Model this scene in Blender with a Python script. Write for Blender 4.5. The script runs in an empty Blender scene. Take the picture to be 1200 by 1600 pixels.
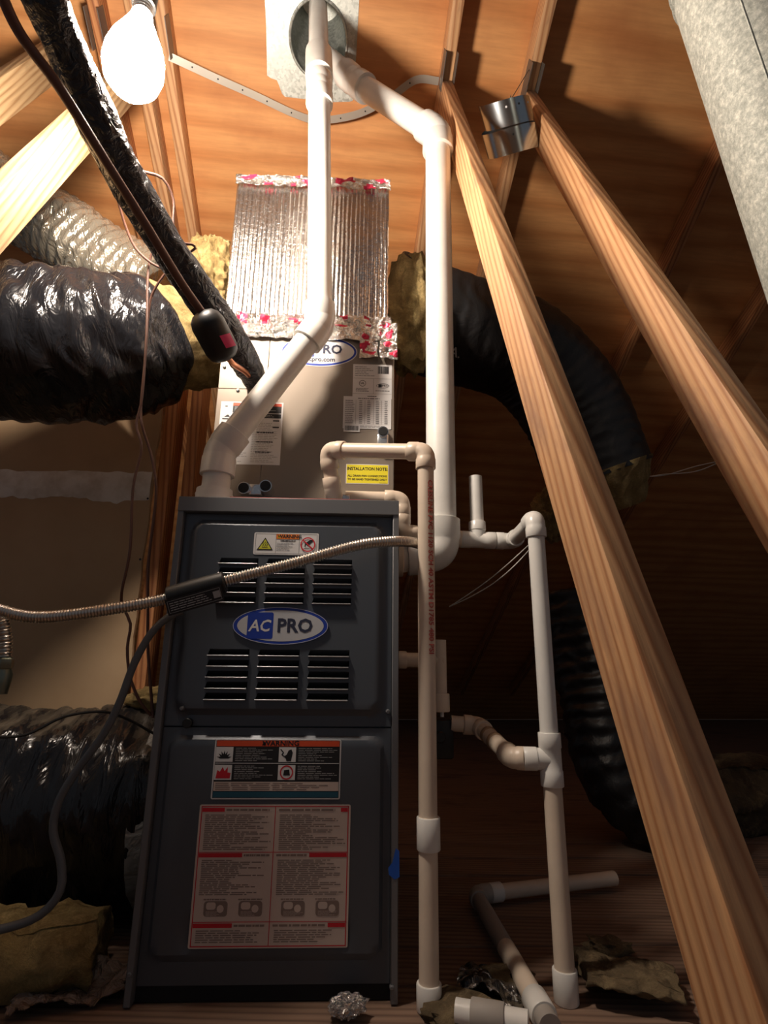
import bpy, bmesh, math, random
from mathutils import Vector, Matrix, noise
random.seed(7)
V = Vector
PI = math.pi
scene = bpy.context.scene
COL = scene.collection

# ------------------------------------------------------------------ camera
FPX = 880.0
CAM = V((.372, -1.11, .53))
YAW, PITCH, ROLL = math.radians(2.2), math.radians(15.6), math.radians(.53)
FW = V((math.sin(YAW)*math.cos(PITCH), math.cos(YAW)*math.cos(PITCH), math.sin(PITCH)))
_r = V((math.cos(YAW), -math.sin(YAW), 0)); _u = _r.cross(FW)
RT = _r*math.cos(ROLL) + _u*math.sin(ROLL)
UP = -_r*math.sin(ROLL) + _u*math.cos(ROLL)
cam_data = bpy.data.cameras.new('camera')
cam_data.sensor_fit = 'VERTICAL'; cam_data.sensor_height = 24.0
cam_data.lens = 24.0*FPX/1600.0
cam_data.clip_start = .01
cam = bpy.data.objects.new('camera', cam_data); COL.objects.link(cam)
M = Matrix((RT, UP, -FW)).transposed().to_4x4(); M.translation = CAM
cam.matrix_world = M
scene.camera = cam

# ------------------------------------------------------------------ world, exposure
world = bpy.data.worlds.new('attic_air'); scene.world = world; world.use_nodes = True
bg = world.node_tree.nodes['Background']
bg.inputs[0].default_value = (.85, .90, 1.0, 1); bg.inputs[1].default_value = .075
vs = scene.view_settings
vs.view_transform = 'Standard'; vs.look = 'None'; vs.gamma = 1.0; vs.exposure = 0.32
vs.use_curve_mapping = False
BULB_POS = CAM + (FW + RT*((212-600)/FPX) - UP*((84-800)/FPX))*1.13
BULB_STRENGTH = 290.0

# ------------------------------------------------------------------ survey helpers (photo pixel + a known plane -> place in the attic)
def ray(x, y): return FW + RT*((x-600)/FPX) - UP*((y-800)/FPX)
def atY(x, y, Y): d = ray(x, y); return CAM + d*((Y-CAM.y)/d.y)
def atZ(x, y, Z): d = ray(x, y); return CAM + d*((Z-CAM.z)/d.z)
def atD(x, y, D): return CAM + ray(x, y)*D
def fx(p, Y=0.0): q = atY(p[0], p[1], Y); return q.x, q.z

# ------------------------------------------------------------------ materials
def mat(name, col, rough=.5, metal=0.0, **k):
    m = bpy.data.materials.new(name); m.use_nodes = True
    b = m.node_tree.nodes['Principled BSDF']
    b.inputs['Base Color'].default_value = (*col, 1); b.inputs['Roughness'].default_value = rough
    b.inputs['Metallic'].default_value = metal
    for a, v in k.items(): b.inputs[a.replace('_', ' ')].default_value = v
    return m
def nt(m):
    t = m.node_tree; return t, t.nodes, t.links, t.nodes['Principled BSDF']
def coords(m, scale=(1, 1, 1), rot=(0, 0, 0)):
    t, N, L, b = nt(m); c = N.new('ShaderNodeTexCoord'); mp = N.new('ShaderNodeMapping')
    mp.inputs['Scale'].default_value = scale; mp.inputs['Rotation'].default_value = rot
    L.new(c.outputs['Object'], mp.inputs['Vector']); return mp.outputs['Vector']
def tex_noise(m, vec, scale, detail=4, rough=.6, dist=0):
    t, N, L, b = nt(m); n = N.new('ShaderNodeTexNoise')
    n.inputs['Scale'].default_value = scale; n.inputs['Detail'].default_value = detail
    n.inputs['Roughness'].default_value = rough; n.inputs['Distortion'].default_value = dist
    L.new(vec, n.inputs['Vector']); return n.outputs['Fac']
def ramp(m, fac, stops):
    t, N, L, b = nt(m); r = N.new('ShaderNodeValToRGB'); e = r.color_ramp.elements
    while len(e) < len(stops): e.new(.5)
    for q, (p, c) in zip(e, stops): q.position = p; q.color = (*c, 1) if len(c) == 3 else c
    L.new(fac, r.inputs['Fac']); return r.outputs['Color']
def mixc(m, fac, a, c, mode='MIX'):
    t, N, L, b = nt(m); x = N.new('ShaderNodeMix'); x.data_type = 'RGBA'; x.blend_type = mode
    if isinstance(fac, float): x.inputs[0].default_value = fac
    else: L.new(fac, x.inputs[0])
    for s, v in ((6, a), (7, c)):
        if isinstance(v, tuple): x.inputs[s].default_value = (*v, 1)
        else: L.new(v, x.inputs[s])
    return x.outputs[2]
def bump(m, h, strength=.3, dist=.01):
    t, N, L, b = nt(m); n = N.new('ShaderNodeBump'); n.inputs['Strength'].default_value = strength
    n.inputs['Distance'].default_value = dist
    if b.inputs['Normal'].links: L.new(b.inputs['Normal'].links[0].from_socket, n.inputs['Normal'])
    L.new(h, n.inputs['Height']); L.new(n.outputs['Normal'], b.inputs['Normal'])
def setc(m, c): t, N, L, b = nt(m); L.new(c, b.inputs['Base Color'])

def wood(name, light, dark, rough=.62, grain=1.0, dirt=None):
    """sawn lumber; the grain runs along the piece's own X axis"""
    m = mat(name, light, rough)
    v = coords(m, (.9, 14*grain, 14*grain))
    t, N, L, b = nt(m)
    w = N.new('ShaderNodeTexWave'); w.wave_type = 'BANDS'; w.bands_direction = 'DIAGONAL'
    w.inputs['Scale'].default_value = 2.6; w.inputs['Distortion'].default_value = 3.6
    w.inputs['Detail'].default_value = 3; w.inputs['Detail Scale'].default_value = .7
    L.new(v, w.inputs['Vector'])
    v2 = coords(m, (4, 130, 130)); n2 = tex_noise(m, v2, 1.0, 3)
    c1 = ramp(m, w.outputs['Fac'], [(.15, light), (.75, tuple(.55*a+.45*d for a, d in zip(light, dark))), (1, dark)])
    c2 = ramp(m, n2, [(.3, (.72, .68, .62)), (.7, (1.1, 1.08, 1.05))])
    c = mixc(m, .6, c1, c2, 'MULTIPLY')
    v3 = coords(m, (3, 9, 9)); n3 = tex_noise(m, v3, 1.0, 5, .7)
    if dirt: c = mixc(m, ramp(m, n3, [(.52, (0, 0, 0)), (.72, (.8, .8, .8))]), c, dirt)
    setc(m, c); bump(m, n2, .25, .002); bump(m, w.outputs['Fac'], .18, .003)
    return m
PINE = wood('pine_lumber', (.66, .38, .19), (.44, .20, .085), dirt=(.30, .16, .10))
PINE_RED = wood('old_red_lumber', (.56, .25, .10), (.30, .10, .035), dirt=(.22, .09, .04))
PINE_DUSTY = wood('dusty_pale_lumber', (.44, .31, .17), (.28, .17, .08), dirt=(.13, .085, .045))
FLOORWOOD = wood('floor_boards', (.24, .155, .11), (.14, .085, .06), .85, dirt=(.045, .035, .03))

PLY = mat('plywood_sheathing', (.6, .3, .12), .6)
_v = coords(PLY, (1.1, 7, 7)); t, N, L, b = nt(PLY)
_w = N.new('ShaderNodeTexWave'); _w.wave_type = 'BANDS'; _w.bands_direction = 'Y'
_w.inputs['Scale'].default_value = .42; _w.inputs['Distortion'].default_value = 14
_w.inputs['Detail'].default_value = 3; _w.inputs['Detail Scale'].default_value = .6
L.new(_v, _w.inputs['Vector'])
_n = tex_noise(PLY, coords(PLY, (6, 70, 70)), 1.0, 4)
_c = ramp(PLY, _w.outputs['Fac'], [(0, (.76, .37, .14)), (.6, (.71, .33, .12)), (1, (.63, .27, .09))])
_c = mixc(PLY, .5, _c, ramp(PLY, _n, [(.3, (.75, .7, .66)), (.7, (1.1, 1.1, 1.1))]), 'MULTIPLY')
_n3 = tex_noise(PLY, coords(PLY, (1, 1, 1)), 2.3, 5)
_c = mixc(PLY, ramp(PLY, _n3, [(.5, (0, 0, 0)), (.75, (.5, .5, .5))]), _c, (.40, .13, .045))
setc(PLY, _c); bump(PLY, _n, .2, .002)

def plastic(name, col, rough=.32, spots=None):
    m = mat(name, col, rough)
    n = tex_noise(m, coords(m), 9, 5)
    setc(m, ramp(m, n, [(.3, tuple(c*.86 for c in col)), (.62, col)])); return m
PVC = plastic('white_pvc', (.80, .79, .75), .28)
PVC_CREAM = plastic('cream_pvc', (.72, .60, .48), .35)  # cream tone, warmer and a little darker than the white
PVC_GREY = plastic('dusty_grey_pvc', (.36, .33, .30), .6)
PVC_BROWN = mat('brown_cement_ring', (.36, .24, .15), .5)
RED_PRINT = mat('red_pipe_print', (.48, .10, .08), .6)

def film(name, col, rough, wr=.9, scale=14, dust=None, metal=0.0, an=(1, 1, 1), bd=.03):
    m = mat(name, col, rough, metal)
    v = coords(m, an); n = tex_noise(m, v, scale, 4, .55, .9)
    bump(m, n, wr, bd)
    if dust:
        t, N, L, b = nt(m); g = N.new('ShaderNodeNewGeometry'); s = N.new('ShaderNodeSeparateXYZ')
        L.new(g.outputs['True Normal'], s.inputs[0])
        mul = N.new('ShaderNodeMath'); mul.operation = 'MULTIPLY'
        L.new(s.outputs['Z'], mul.inputs[0]); L.new(tex_noise(m, v, 6, 4), mul.inputs[1])
        f = ramp(m, mul.outputs[0], [(.34, (0, 0, 0)), (.62, (.7, .7, .7))])
        setc(m, mixc(m, f, col, dust))
        L.new(ramp(m, mul.outputs[0], [(.36, (rough,)*3), (.66, (.7,)*3)]), b.inputs['Roughness'])
    return m
BLACK_FILM = film('black_duct_film', (.010, .010, .012), .20, .5, 9, dust=(.17, .135, .09), an=(3.2, .8, .8), bd=.025)
BLACK_FILM2 = film('black_duct_film_dark', (.007, .007, .008), .5, .3, 8)
SILVER_FILM = film('silver_duct_film', (.46, .42, .34), .15, .8, 11, dust=(.30, .24, .15), metal=.7, an=(2.6, 1, 1))
GREY_FILM = film('grey_duct_collar', (.30, .29, .26), .35, .5, 18)
CLEAR_FILM = film('crumpled_clear_film', (.22, .17, .145), .12, 1.0, 26)
BLACK_WRAP = film('black_pipe_wrap', (.020, .021, .026), .33, .7, 38)
FOIL = film('bubble_foil', (.74, .71, .68), .25, .25, 90, metal=1.0, bd=.008)
FOIL_TAPE = film('foil_tape', (.78, .77, .76), .18, 1.0, 60, metal=1.0)
FOIL_RED = mat('red_tape_print', (.62, .035, .09), .35, .35)

GALV = mat('galvanised_steel', (.42, .45, .43), .5, .75)
_vv = N = None
t, N, L, b = nt(GALV); _vo = N.new('ShaderNodeTexVoronoi'); _vo.inputs['Scale'].default_value = 130
L.new(coords(GALV), _vo.inputs['Vector'])
setc(GALV, ramp(GALV, _vo.outputs['Color'], [(.2, (.40, .43, .41)), (.8, (.60, .63, .60))]))
L.new(ramp(GALV, _vo.outputs['Color'], [(.2, (.38,)*3), (.8, (.58,)*3)]), b.inputs['Roughness'])
GALV_DUST = mat('dusty_galvanised_steel', (.38, .40, .36), .7, .25)
t, N, L, b = nt(GALV_DUST)
_n = tex_noise(GALV_DUST, coords(GALV_DUST), 95, 6, .8)
setc(GALV_DUST, ramp(GALV_DUST, _n, [(.34, (.27, .29, .26)), (.5, (.42, .44, .40)), (.66, (.68, .69, .62))]))
bump(GALV_DUST, _n, .25, .003)
GALV_SHINY = mat('shiny_sheet_metal', (.52, .58, .62), .22, 1.0)
STRAP = mat('hanger_strap_steel', (.50, .47, .42), .38, .8)
PLATE = mat('nail_plate_steel', (.22, .20, .18), .5, .8)

PAINT = mat('slate_painted_steel', (.088, .100, .118), .36, .25)
bump(PAINT, tex_noise(PAINT, coords(PAINT), 900, 2), .04, .0005)
PAINT_LIP = mat('slate_painted_rail', (.17, .175, .185), .38, .25)
EDGE = mat('louvre_edge_glint', (.34, .35, .37), .3, .6)  # lighter, glossier slate that paints the highlight along the louvre lips
DARK = mat('interior_shade', (.006, .006, .007), .8)  # near-black colour standing in for shade inside the cabinet openings
TAN = mat('tan_painted_steel', (.28, .235, .19), .38, .35)
bump(TAN, tex_noise(TAN, coords(TAN), 700, 2), .04, .0005)
TAN_EDGE = mat('tan_seam', (.20, .165, .13), .5, .2)
SCREW = mat('zinc_screw', (.62, .62, .60), .3, .9)
RUBBER = mat('black_rubber', (.012, .012, .012), .45)
CHROME = mat('bright_aluminium', (.80, .81, .82), .22, .9)
GASKET = mat('red_gasket', (.30, .045, .04), .6)
STEEL_FLEX = mat('stainless_flex', (.62, .58, .53), .28, 1.0)
FITTING = mat('greenish_fitting', (.22, .25, .20), .35, .8)
CABLE = mat('grey_cable', (.115, .125, .135), .45)
WIRE = mat('brown_wire_jacket', (.13, .058, .04), .45)
WIRE_W = mat('pale_wire', (.62, .60, .55), .4)
COPPER = mat('copper', (.62, .26, .14), .35, .9)
BLUE_TAPE = mat('blue_tape', (.012, .10, .52), .6)
DRYWALL = mat('brown_gypsum_paper', (.44, .30, .175), .85)
_n = tex_noise(DRYWALL, coords(DRYWALL), 3.0, 5)
setc(DRYWALL, ramp(DRYWALL, _n, [(.3, (.40, .265, .15)), (.7, (.48, .335, .20))]))
MUD = mat('joint_compound', (.70, .66, .60), .9)
_n = tex_noise(MUD, coords(MUD), 16, 5)
setc(MUD, ramp(MUD, _n, [(.35, (.58, .52, .44)), (.6, (.76, .72, .66))]))
def fluff(name, a, c, s=30):
    m = mat(name, a, .95); v = coords(m)
    n = tex_noise(m, v, s, 8, .75, .6); n2 = tex_noise(m, v, 7, 4)
    n3 = tex_noise(m, coords(m, (1, 3, 1)), s*5, 6, .8, 1.0)
    col = ramp(m, n, [(.34, tuple(.55*q for q in c)), (.5, c), (.62, a)])
    col = mixc(m, ramp(m, n2, [(.38, (0, 0, 0)), (.62, (.75, .75, .75))]), col, tuple(.6*p+.4*q for p, q in zip(a, c)))
    setc(m, mixc(m, .7, col, ramp(m, n3, [(.35, (.55, .52, .48)), (.65, (1.15, 1.12, 1.05))]), 'MULTIPLY'))
    bump(m, n, 1.0, .03); bump(m, n3, .8, .008); return m
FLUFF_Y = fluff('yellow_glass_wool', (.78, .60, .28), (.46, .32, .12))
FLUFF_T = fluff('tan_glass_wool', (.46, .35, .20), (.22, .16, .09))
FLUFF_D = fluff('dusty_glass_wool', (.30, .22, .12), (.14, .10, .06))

def flat(name, c, r=.45): return mat(name, c, r)
P_WHITE = flat('sticker_white', (.72, .72, .72)); P_BLACK = flat('print_black', (.012, .012, .014))
P_GREY = flat('print_grey', (.20, .20, .21)); P_ORANGE = flat('print_orange', (.80, .22, .03))
P_RED = flat('print_red', (.62, .015, .03)); P_YELLOW = flat('sticker_yellow', (.80, .70, .03))
P_YGREEN = flat('print_yellow_green', (.62, .62, .05)); P_BLUE = flat('logo_blue', (.012, .045, .36))
P_TEAL = flat('print_teal', (.012, .10, .16)); P_PINK = flat('sticker_cream', (.66, .54, .47))
P_LGREY = flat('print_light_grey', (.42, .42, .42)); P_NAVY = flat('logo_dark_letters', (.03, .035, .07))
P_ORED = flat('print_orange_red', (.68, .08, .025)); P_FINE = flat('print_fine_brown', (.26, .19, .16))
P_SILVER = flat('logo_silver', (.55, .57, .60), .3); P_MAGENTA = flat('pink_tag', (.75, .03, .17))

# ------------------------------------------------------------------ object helpers
WL = {}
def link(o, parent, M):
    COL.objects.link(o)
    if parent is not None:
        o.parent = parent; M = Matrix.Translation(-WL[parent.name]) @ M
    o.matrix_basis = M
def mesh(name, verts, faces, mats, parent=None, smooth=True, mi=None, base=None, angle=40):
    vs_ = [V(v) for v in verts]
    if base is None:
        n = len(vs_); lo = min(v.z for v in vs_)
        base = V((sum(v.x for v in vs_)/n, sum(v.y for v in vs_)/n, lo))
    me = bpy.data.meshes.new(name); me.from_pydata([v-base for v in vs_], [], faces); me.update()
    for m in (mats if isinstance(mats, (list, tuple)) else [mats]): me.materials.append(m)
    if mi: me.polygons.foreach_set('material_index', mi)
    if smooth:
        me.polygons.foreach_set('use_smooth', [True]*len(me.polygons)); me.set_sharp_from_angle(angle=math.radians(angle))
    o = bpy.data.objects.new(name, me); link(o, parent, Matrix.Translation(base)); WL[o.name] = base
    return o
def bm_out(bm):
    bm.verts.index_update(); vs_ = [v.co.copy() for v in bm.verts]; fs = [[v.index for v in f.verts] for f in bm.faces]
    bm.free(); return vs_, fs
def tag(o, label, cat, group=None):
    o['label'] = label; o['category'] = cat
    if group: o['group'] = group
    return o
def thing(name, label, cat, loc, group=None):
    o = bpy.data.objects.new(name, None); o.empty_display_size = .05
    link(o, None, Matrix.Translation(loc)); WL[o.name] = V(loc); return tag(o, label, cat, group)
def struct(o): o['kind'] = 'structure'; return o
def frame_obj(name, verts, faces, mats, M, parent=None, smooth=False, angle=40):
    """mesh given in its own axes, set down with matrix M"""
    me = bpy.data.meshes.new(name); me.from_pydata(verts, [], faces); me.update()
    for m in (mats if isinstance(mats, (list, tuple)) else [mats]): me.materials.append(m)
    if smooth:
        me.polygons.foreach_set('use_smooth', [True]*len(me.polygons)); me.set_sharp_from_angle(angle=math.radians(angle))
    o = bpy.data.objects.new(name, me); link(o, parent, M); WL[o.name] = M.translation.copy(); return o
def box_data(lo, hi, bev=0, seg=1):
    bm = bmesh.new()
    bmesh.ops.create_cube(bm, size=1)
    for v in bm.verts:
        v.co = V([lo[i] + (v.co[i]+.5)*(hi[i]-lo[i]) for i in range(3)])
    if bev: bmesh.ops.bevel(bm, geom=bm.edges[:], offset=bev, segments=seg, affect='EDGES', profile=.5)
    return bm_out(bm)
def box(name, lo, hi, m, parent=None, bev=0, seg=1):
    v, f = box_data(lo, hi, bev, seg); return mesh(name, v, f, m, parent)
def axes(x, y, z, o):
    M = Matrix((x, y, z)).transposed().to_4x4(); M.translation = o; return M
def lumber(name, a, c, side, w, d, m, parent=None, bev=.003):
    """board from a to c; side = direction of its width w; d = depth along x cross side"""
    a, c = V(a), V(c); X = (c-a); Ln = X.length; X.normalize()
    Y = (V(side) - X*X.dot(V(side))).normalized(); Z = X.cross(Y)
    bm = bmesh.new(); ns = max(2, int(Ln/.12))
    bmesh.ops.create_cube(bm, size=1)
    for v in bm.verts: v.co = V(((v.co.x+.5)*Ln, (v.co.y+.5)*w, (v.co.z+.5)*d))
    bmesh.ops.bevel(bm, geom=bm.edges[:], offset=bev, segments=2, affect='EDGES', profile=.5)
    vv, ff = bm_out(bm)
    return frame_obj(name, vv, ff, m, axes(X, Y, Z, a), parent, True)

def spline(pts, step=.01):
    P = [V(p) for p in pts]; P = [P[0]*2-P[1]] + P + [P[-1]*2-P[-2]]; out = []
    for i in range(1, len(P)-2):
        a, b_, c, d = P[i-1:i+3]; n = max(2, int((c-b_).length/step))
        for k in range(n):
            t_ = k/n
            out.append(.5*((2*b_)+(c-a)*t_+(2*a-5*b_+4*c-d)*t_*t_+(3*b_-a-3*c+d)*t_**3))
    out.append(P[-2]); return out
def tube_data(pts, r, n=14, cap=True):
    """r: number, list, or function (i, angle, arclength) -> radius"""
    P = [V(p) for p in pts]; T = []
    for i in range(len(P)):
        T.append((P[min(i+1, len(P)-1)] - P[max(i-1, 0)]).normalized())
    u = T[0].orthogonal().normalized() if abs(T[0].z) > .9 else T[0].cross(V((0, 0, 1))).normalized()
    vs_, fs = [], []; s = 0
    for i, p in enumerate(P):
        if i: s += (P[i]-P[i-1]).length
        u = (u - T[i]*T[i].dot(u)).normalized(); w = T[i].cross(u)
        for k in range(n):
            a = 2*PI*k/n
            rr = r(i, a, s) if callable(r) else (r[i] if isinstance(r, (list, tuple)) else r)
            vs_.append(p + (u*math.cos(a)+w*math.sin(a))*rr)
    for i in range(len(P)-1):
        for k in range(n):
            fs.append((i*n+k, i*n+(k+1) % n, (i+1)*n+(k+1) % n, (i+1)*n+k))
    if cap:
        fs.append(tuple(range(n-1, -1, -1))); fs.append(tuple(range((len(P)-1)*n, len(P)*n)))
    return vs_, fs
def tube(name, pts, r, m, parent=None, n=14, cap=True, angle=40):
    v, f = tube_data(pts, r, n, cap); return mesh(name, v, f, m, parent, angle=angle)
def cyl(name, a, c, r, m, parent=None, n=24, bev=.0):
    a, c = V(a), V(c); d = (c-a).normalized()
    if bev: return tube(name, [a, a+d*bev, c-d*bev, c], [r-bev, r, r, r-bev], m, parent, n)
    return tube(name, [a, c], r, m, parent, n)
def hollow(name, a, c, r, th, m, parent=None, n=32):
    a, c = V(a), V(c); d = (c-a).normalized(); u = d.orthogonal().normalized(); w = d.cross(u); vs_ = []; fs = []
    for (p, rr) in ((a, r), (c, r), (c, r-th), (a, r-th)):
        for k in range(n):
            q = 2*PI*k/n; vs_.append(p+(u*math.cos(q)+w*math.sin(q))*rr)
    for j in range(4):
        for k in range(n):
            fs.append((j*n+k, j*n+(k+1) % n, ((j+1) % 4)*n+(k+1) % n, ((j+1) % 4)*n+k))
    return mesh(name, vs_, fs, m, parent)
def elbow(p0, p1, p2, r, m, parent, bend=1.15, sock=1.5, name='elbow'):
    """moulded fitting: two sockets with a lip and a bend between them"""
    p0, p1, p2 = V(p0), V(p1), V(p2); d1 = (p1-p0).normalized(); d2 = (p2-p1).normalized()
    ang = d1.angle(d2); b_ = r*bend*max(.42, math.tan(ang/2)); s = r*sock
    R, Rb = r*1.24, r*1.17
    pts = [p1-d1*(b_+s), p1-d1*(b_+s-.001), p1-d1*(b_+s*.12), p1-d1*(b_)]; rad = [R*.96, R, R, Rb]
    A, Bq = p1-d1*b_, p1+d2*b_
    for k in range(1, 10):
        q = k/10; pts.append(A*(1-q)**2 + p1*2*q*(1-q) + Bq*q*q); rad.append(Rb)
    pts += [Bq, p1+d2*(b_+s*.12), p1+d2*(b_+s-.001), p1+d2*(b_+s)]; rad += [Rb, R, R, R*.96]
    return tube(name, pts, rad, m, parent, 24), b_ + s*.5
def coupling(p, d, r, ln, m, parent, name='coupling'):
    p, d = V(p), V(d).normalized(); R = r*1.24
    return tube(name, [p-d*ln/2, p-d*(ln/2-.0015), p+d*(ln/2-.0015), p+d*ln/2], [R*.95, R, R, R*.95], m, parent, 24)
def pvc_run(root, pts, r, m, fit=None, bend=1.15, sock=1.5):
    fit = fit or m; pts = [V(p) for p in pts]; trim = [0]*len(pts)
    for i in range(1, len(pts)-1):
        o, trim[i] = elbow(pts[i-1], pts[i], pts[i+1], r, fit, root, bend, sock)
    for i in range(len(pts)-1):
        d = (pts[i+1]-pts[i]).normalized(); a = pts[i]+d*trim[i]; c = pts[i+1]-d*trim[i+1]
        if (c-a).dot(d) > .001: tube('pipe', [a, c], r, m[i] if isinstance(m, list) else m, root, 24)
def tee(p, d, side, r, m, parent, ln=None, br=None):
    """run along d with one branch towards side, as one fitting"""
    p, d, side = V(p), V(d).normalized(), V(side).normalized(); ln = ln or r*5; br = br or r*2.6; R = r*1.24
    v1, f1 = tube_data([p-d*ln/2, p-d*(ln/2-.001), p-d*(ln*.22), p-d*ln*.2, p+d*ln*.2, p+d*ln*.22, p+d*(ln/2-.001), p+d*ln/2],
                       [R*.96, R, R, R*.94, R*.94, R, R, R*.96], 24)
    v2, f2 = tube_data([p, p+side*br*.5, p+side*br*.53, p+side*(br-.001), p+side*br], [R*.93, R*.93, R, R, R*.96], 24)
    k = len(v1); return mesh('tee', v1+v2, f1+[tuple(i+k for i in f) for f in f2], m, parent)

def text_data(s, size, bold=.0, sx=1.0):
    cu = bpy.data.curves.new('t', 'FONT'); cu.body = s; cu.size = size; cu.resolution_u = 2
    cu.align_x = 'CENTER'; cu.align_y = 'CENTER'; cu.offset = bold
    o = bpy.data.objects.new('t', cu); COL.objects.link(o)
    bpy.context.view_layer.update()
    me = bpy.data.meshes.new_from_object(o.evaluated_get(bpy.context.evaluated_depsgraph_get()))
    vv = [(v.co.x*sx, v.co.y) for v in me.vertices]; ff = [tuple(p.vertices) for p in me.polygons]
    bpy.data.objects.remove(o); bpy.data.curves.remove(cu); bpy.data.meshes.remove(me)
    return vv, ff

class Print:
    """a flat printed sticker: layers of ink on a thin sheet, in metres from its own centre"""
    def __init__(s, w, h, m, rc=.003, th=.0006):
        s.v, s.f, s.mi, s.mats = [], [], [], []; s.layer = 0; s.th = th; s.w, s.h = w, h
        out = s.rrect(0, 0, w, h, rc)
        k = len(s.v); n = len(out)
        s.v += [(x, y, th) for x, y in out] + [(x, y, 0) for x, y in out]
        i = s.m(m); s.f.append(tuple(range(k, k+n))); s.mi.append(i)
        for a in range(n): s.f.append((k+a, k+n+a, k+n+(a+1) % n, k+(a+1) % n)); s.mi.append(i)
    def m(s, m):
        if m not in s.mats: s.mats.append(m)
        return s.mats.index(m)
    @staticmethod
    def rrect(cx, cy, w, h, r, n=4):
        if r <= 0: return [(cx-w/2, cy-h/2), (cx+w/2, cy-h/2), (cx+w/2, cy+h/2), (cx-w/2, cy+h/2)]
        o = []
        for qx, qy, a0 in ((1, -1, -PI/2), (1, 1, 0), (-1, 1, PI/2), (-1, -1, PI)):
            for k in range(n+1):
                a = a0+PI/2*k/n; o.append((cx+qx*(w/2-r)+r*math.cos(a), cy+qy*(h/2-r)+r*math.sin(a)))
        return o
    def poly(s, pts, m, L=1):
        k = len(s.v); z = s.th+.00025*L; s.v += [(x, y, z) for x, y in pts]
        s.f.append(tuple(range(k, k+len(pts)))); s.mi.append(s.m(m)); return s
    def rect(s, cx, cy, w, h, m, L=1, r=0): return s.poly(s.rrect(cx, cy, w, h, r), m, L)
    def ellipse(s, cx, cy, a, b_, m, L=1, n=48): return s.poly([(cx+a*math.cos(2*PI*k/n), cy+b_*math.sin(2*PI*k/n)) for k in range(n)], m, L)
    def ring(s, cx, cy, a, b_, t_, m, L=1, n=40):
        for k in range(n):
            q0, q1 = 2*PI*k/n, 2*PI*(k+1)/n
            s.poly([(cx+a*math.cos(q0), cy+b_*math.sin(q0)), (cx+a*math.cos(q1), cy+b_*math.sin(q1)),
                    (cx+(a-t_)*math.cos(q1), cy+(b_-t_)*math.sin(q1)), (cx+(a-t_)*math.cos(q0), cy+(b_-t_)*math.sin(q0))], m, L)
        return s
    def border(s, cx, cy, w, h, t_, m, L=1):
        s.rect(cx, cy+h/2-t_/2, w, t_, m, L); s.rect(cx, cy-h/2+t_/2, w, t_, m, L)
        s.rect(cx-w/2+t_/2, cy, t_, h, m, L); return s.rect(cx+w/2-t_/2, cy, t_, h, m, L)
    def line(s, x0, y0, x1, y1, t_, m, L=1):
        d = V((x1-x0, y1-y0)).normalized(); p = V((-d.y, d.x))*t_/2
        return s.poly([(x0-p.x, y0-p.y), (x1-p.x, y1-p.y), (x1+p.x, y1+p.y), (x0+p.x, y0+p.y)], m, L)
    def text(s, t_, cx, cy, size, m, L=2, bold=0, sx=1.0, shear=0):
        vv, ff = text_data(t_, size, bold, sx); k = len(s.v); z = s.th+.00025*L
        s.v += [(cx+x+shear*y, cy+y, z) for x, y in vv]
        for f in ff: s.f.append(tuple(i+k for i in f)); s.mi.append(s.m(m))
        return s
    def lines(s, x0, x1, ytop, ybot, n, m, L=2, frac=.55, rag=.3):
        """rows of print too small to read"""
        for i in range(n):
            y = ytop+(ybot-ytop)*(i+.5)/n; x = x0; hh = abs(ytop-ybot)/n*frac
            end = x1-(x1-x0)*random.random()*rag
            while x < end-1e-4:
                w = min(end-x, (x1-x0)*random.uniform(.05, .22)); s.rect(x+w/2, y, w*.93, hh, m, L); x += w+(x1-x0)*.012
        return s
    def bars(s, cx, cy, w, h, m, L=2, n=22):
        x = cx-w/2
        for i in range(n):
            a = w/n; s.rect(x+a*.5, cy, a*random.uniform(.3, .75), h, m, L); x += a
        return s
    def put(s, name, o, X, Y, parent):
        X, Y = V(X).normalized(), V(Y).normalized(); Z = X.cross(Y)
        me_o = frame_obj(name, s.v, s.f, s.mats, axes(X, Y, Z, V(o)), parent)
        me_o.data.polygons.foreach_set('material_index', s.mi); return me_o
    def put_px(s, name, tl, br, Y, parent, off=.0, tilt=0.0):
        a, c = atY(*tl, Y), atY(*br, Y); o = V(((a.x+c.x)/2, Y-off, (a.z+c.z)/2))
        return s.put(name, o, (math.cos(tilt), 0, math.sin(tilt)), (-math.sin(tilt), 0, math.cos(tilt)), parent)
def pxsize(tl, br, Y):
    a, c = atY(*tl, Y), atY(*br, Y); return abs(c.x-a.x), abs(a.z-c.z)

# ================================================================== THE SETTING
TA = math.radians(4.0); FT = V((-math.sin(TA), math.cos(TA), 0)); RL = V((math.cos(TA), math.sin(TA), 0)); SL = .49
P1 = V((.618, .348, 2.529))
WD = V((-.017, .417, .909)).normalized()             # the way the truss webs lean
ZV = V((0, 0, 1))
def roofp(lat, t_, h=0.0): return P1 + RL*lat + FT*t_ + ZV*(h-SL*t_)
RY = (FT - ZV*SL).normalized(); RN = RL.cross(RY); KY = math.sqrt(1+SL*SL)
def roof_at(x, y, h=.1):
    n = ZV + FT*SL; d = ray(x, y); k = n.dot(P1+ZV*h-CAM)/n.dot(d); q = CAM+d*k-P1
    return q.dot(RL), q.dot(FT)

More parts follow.
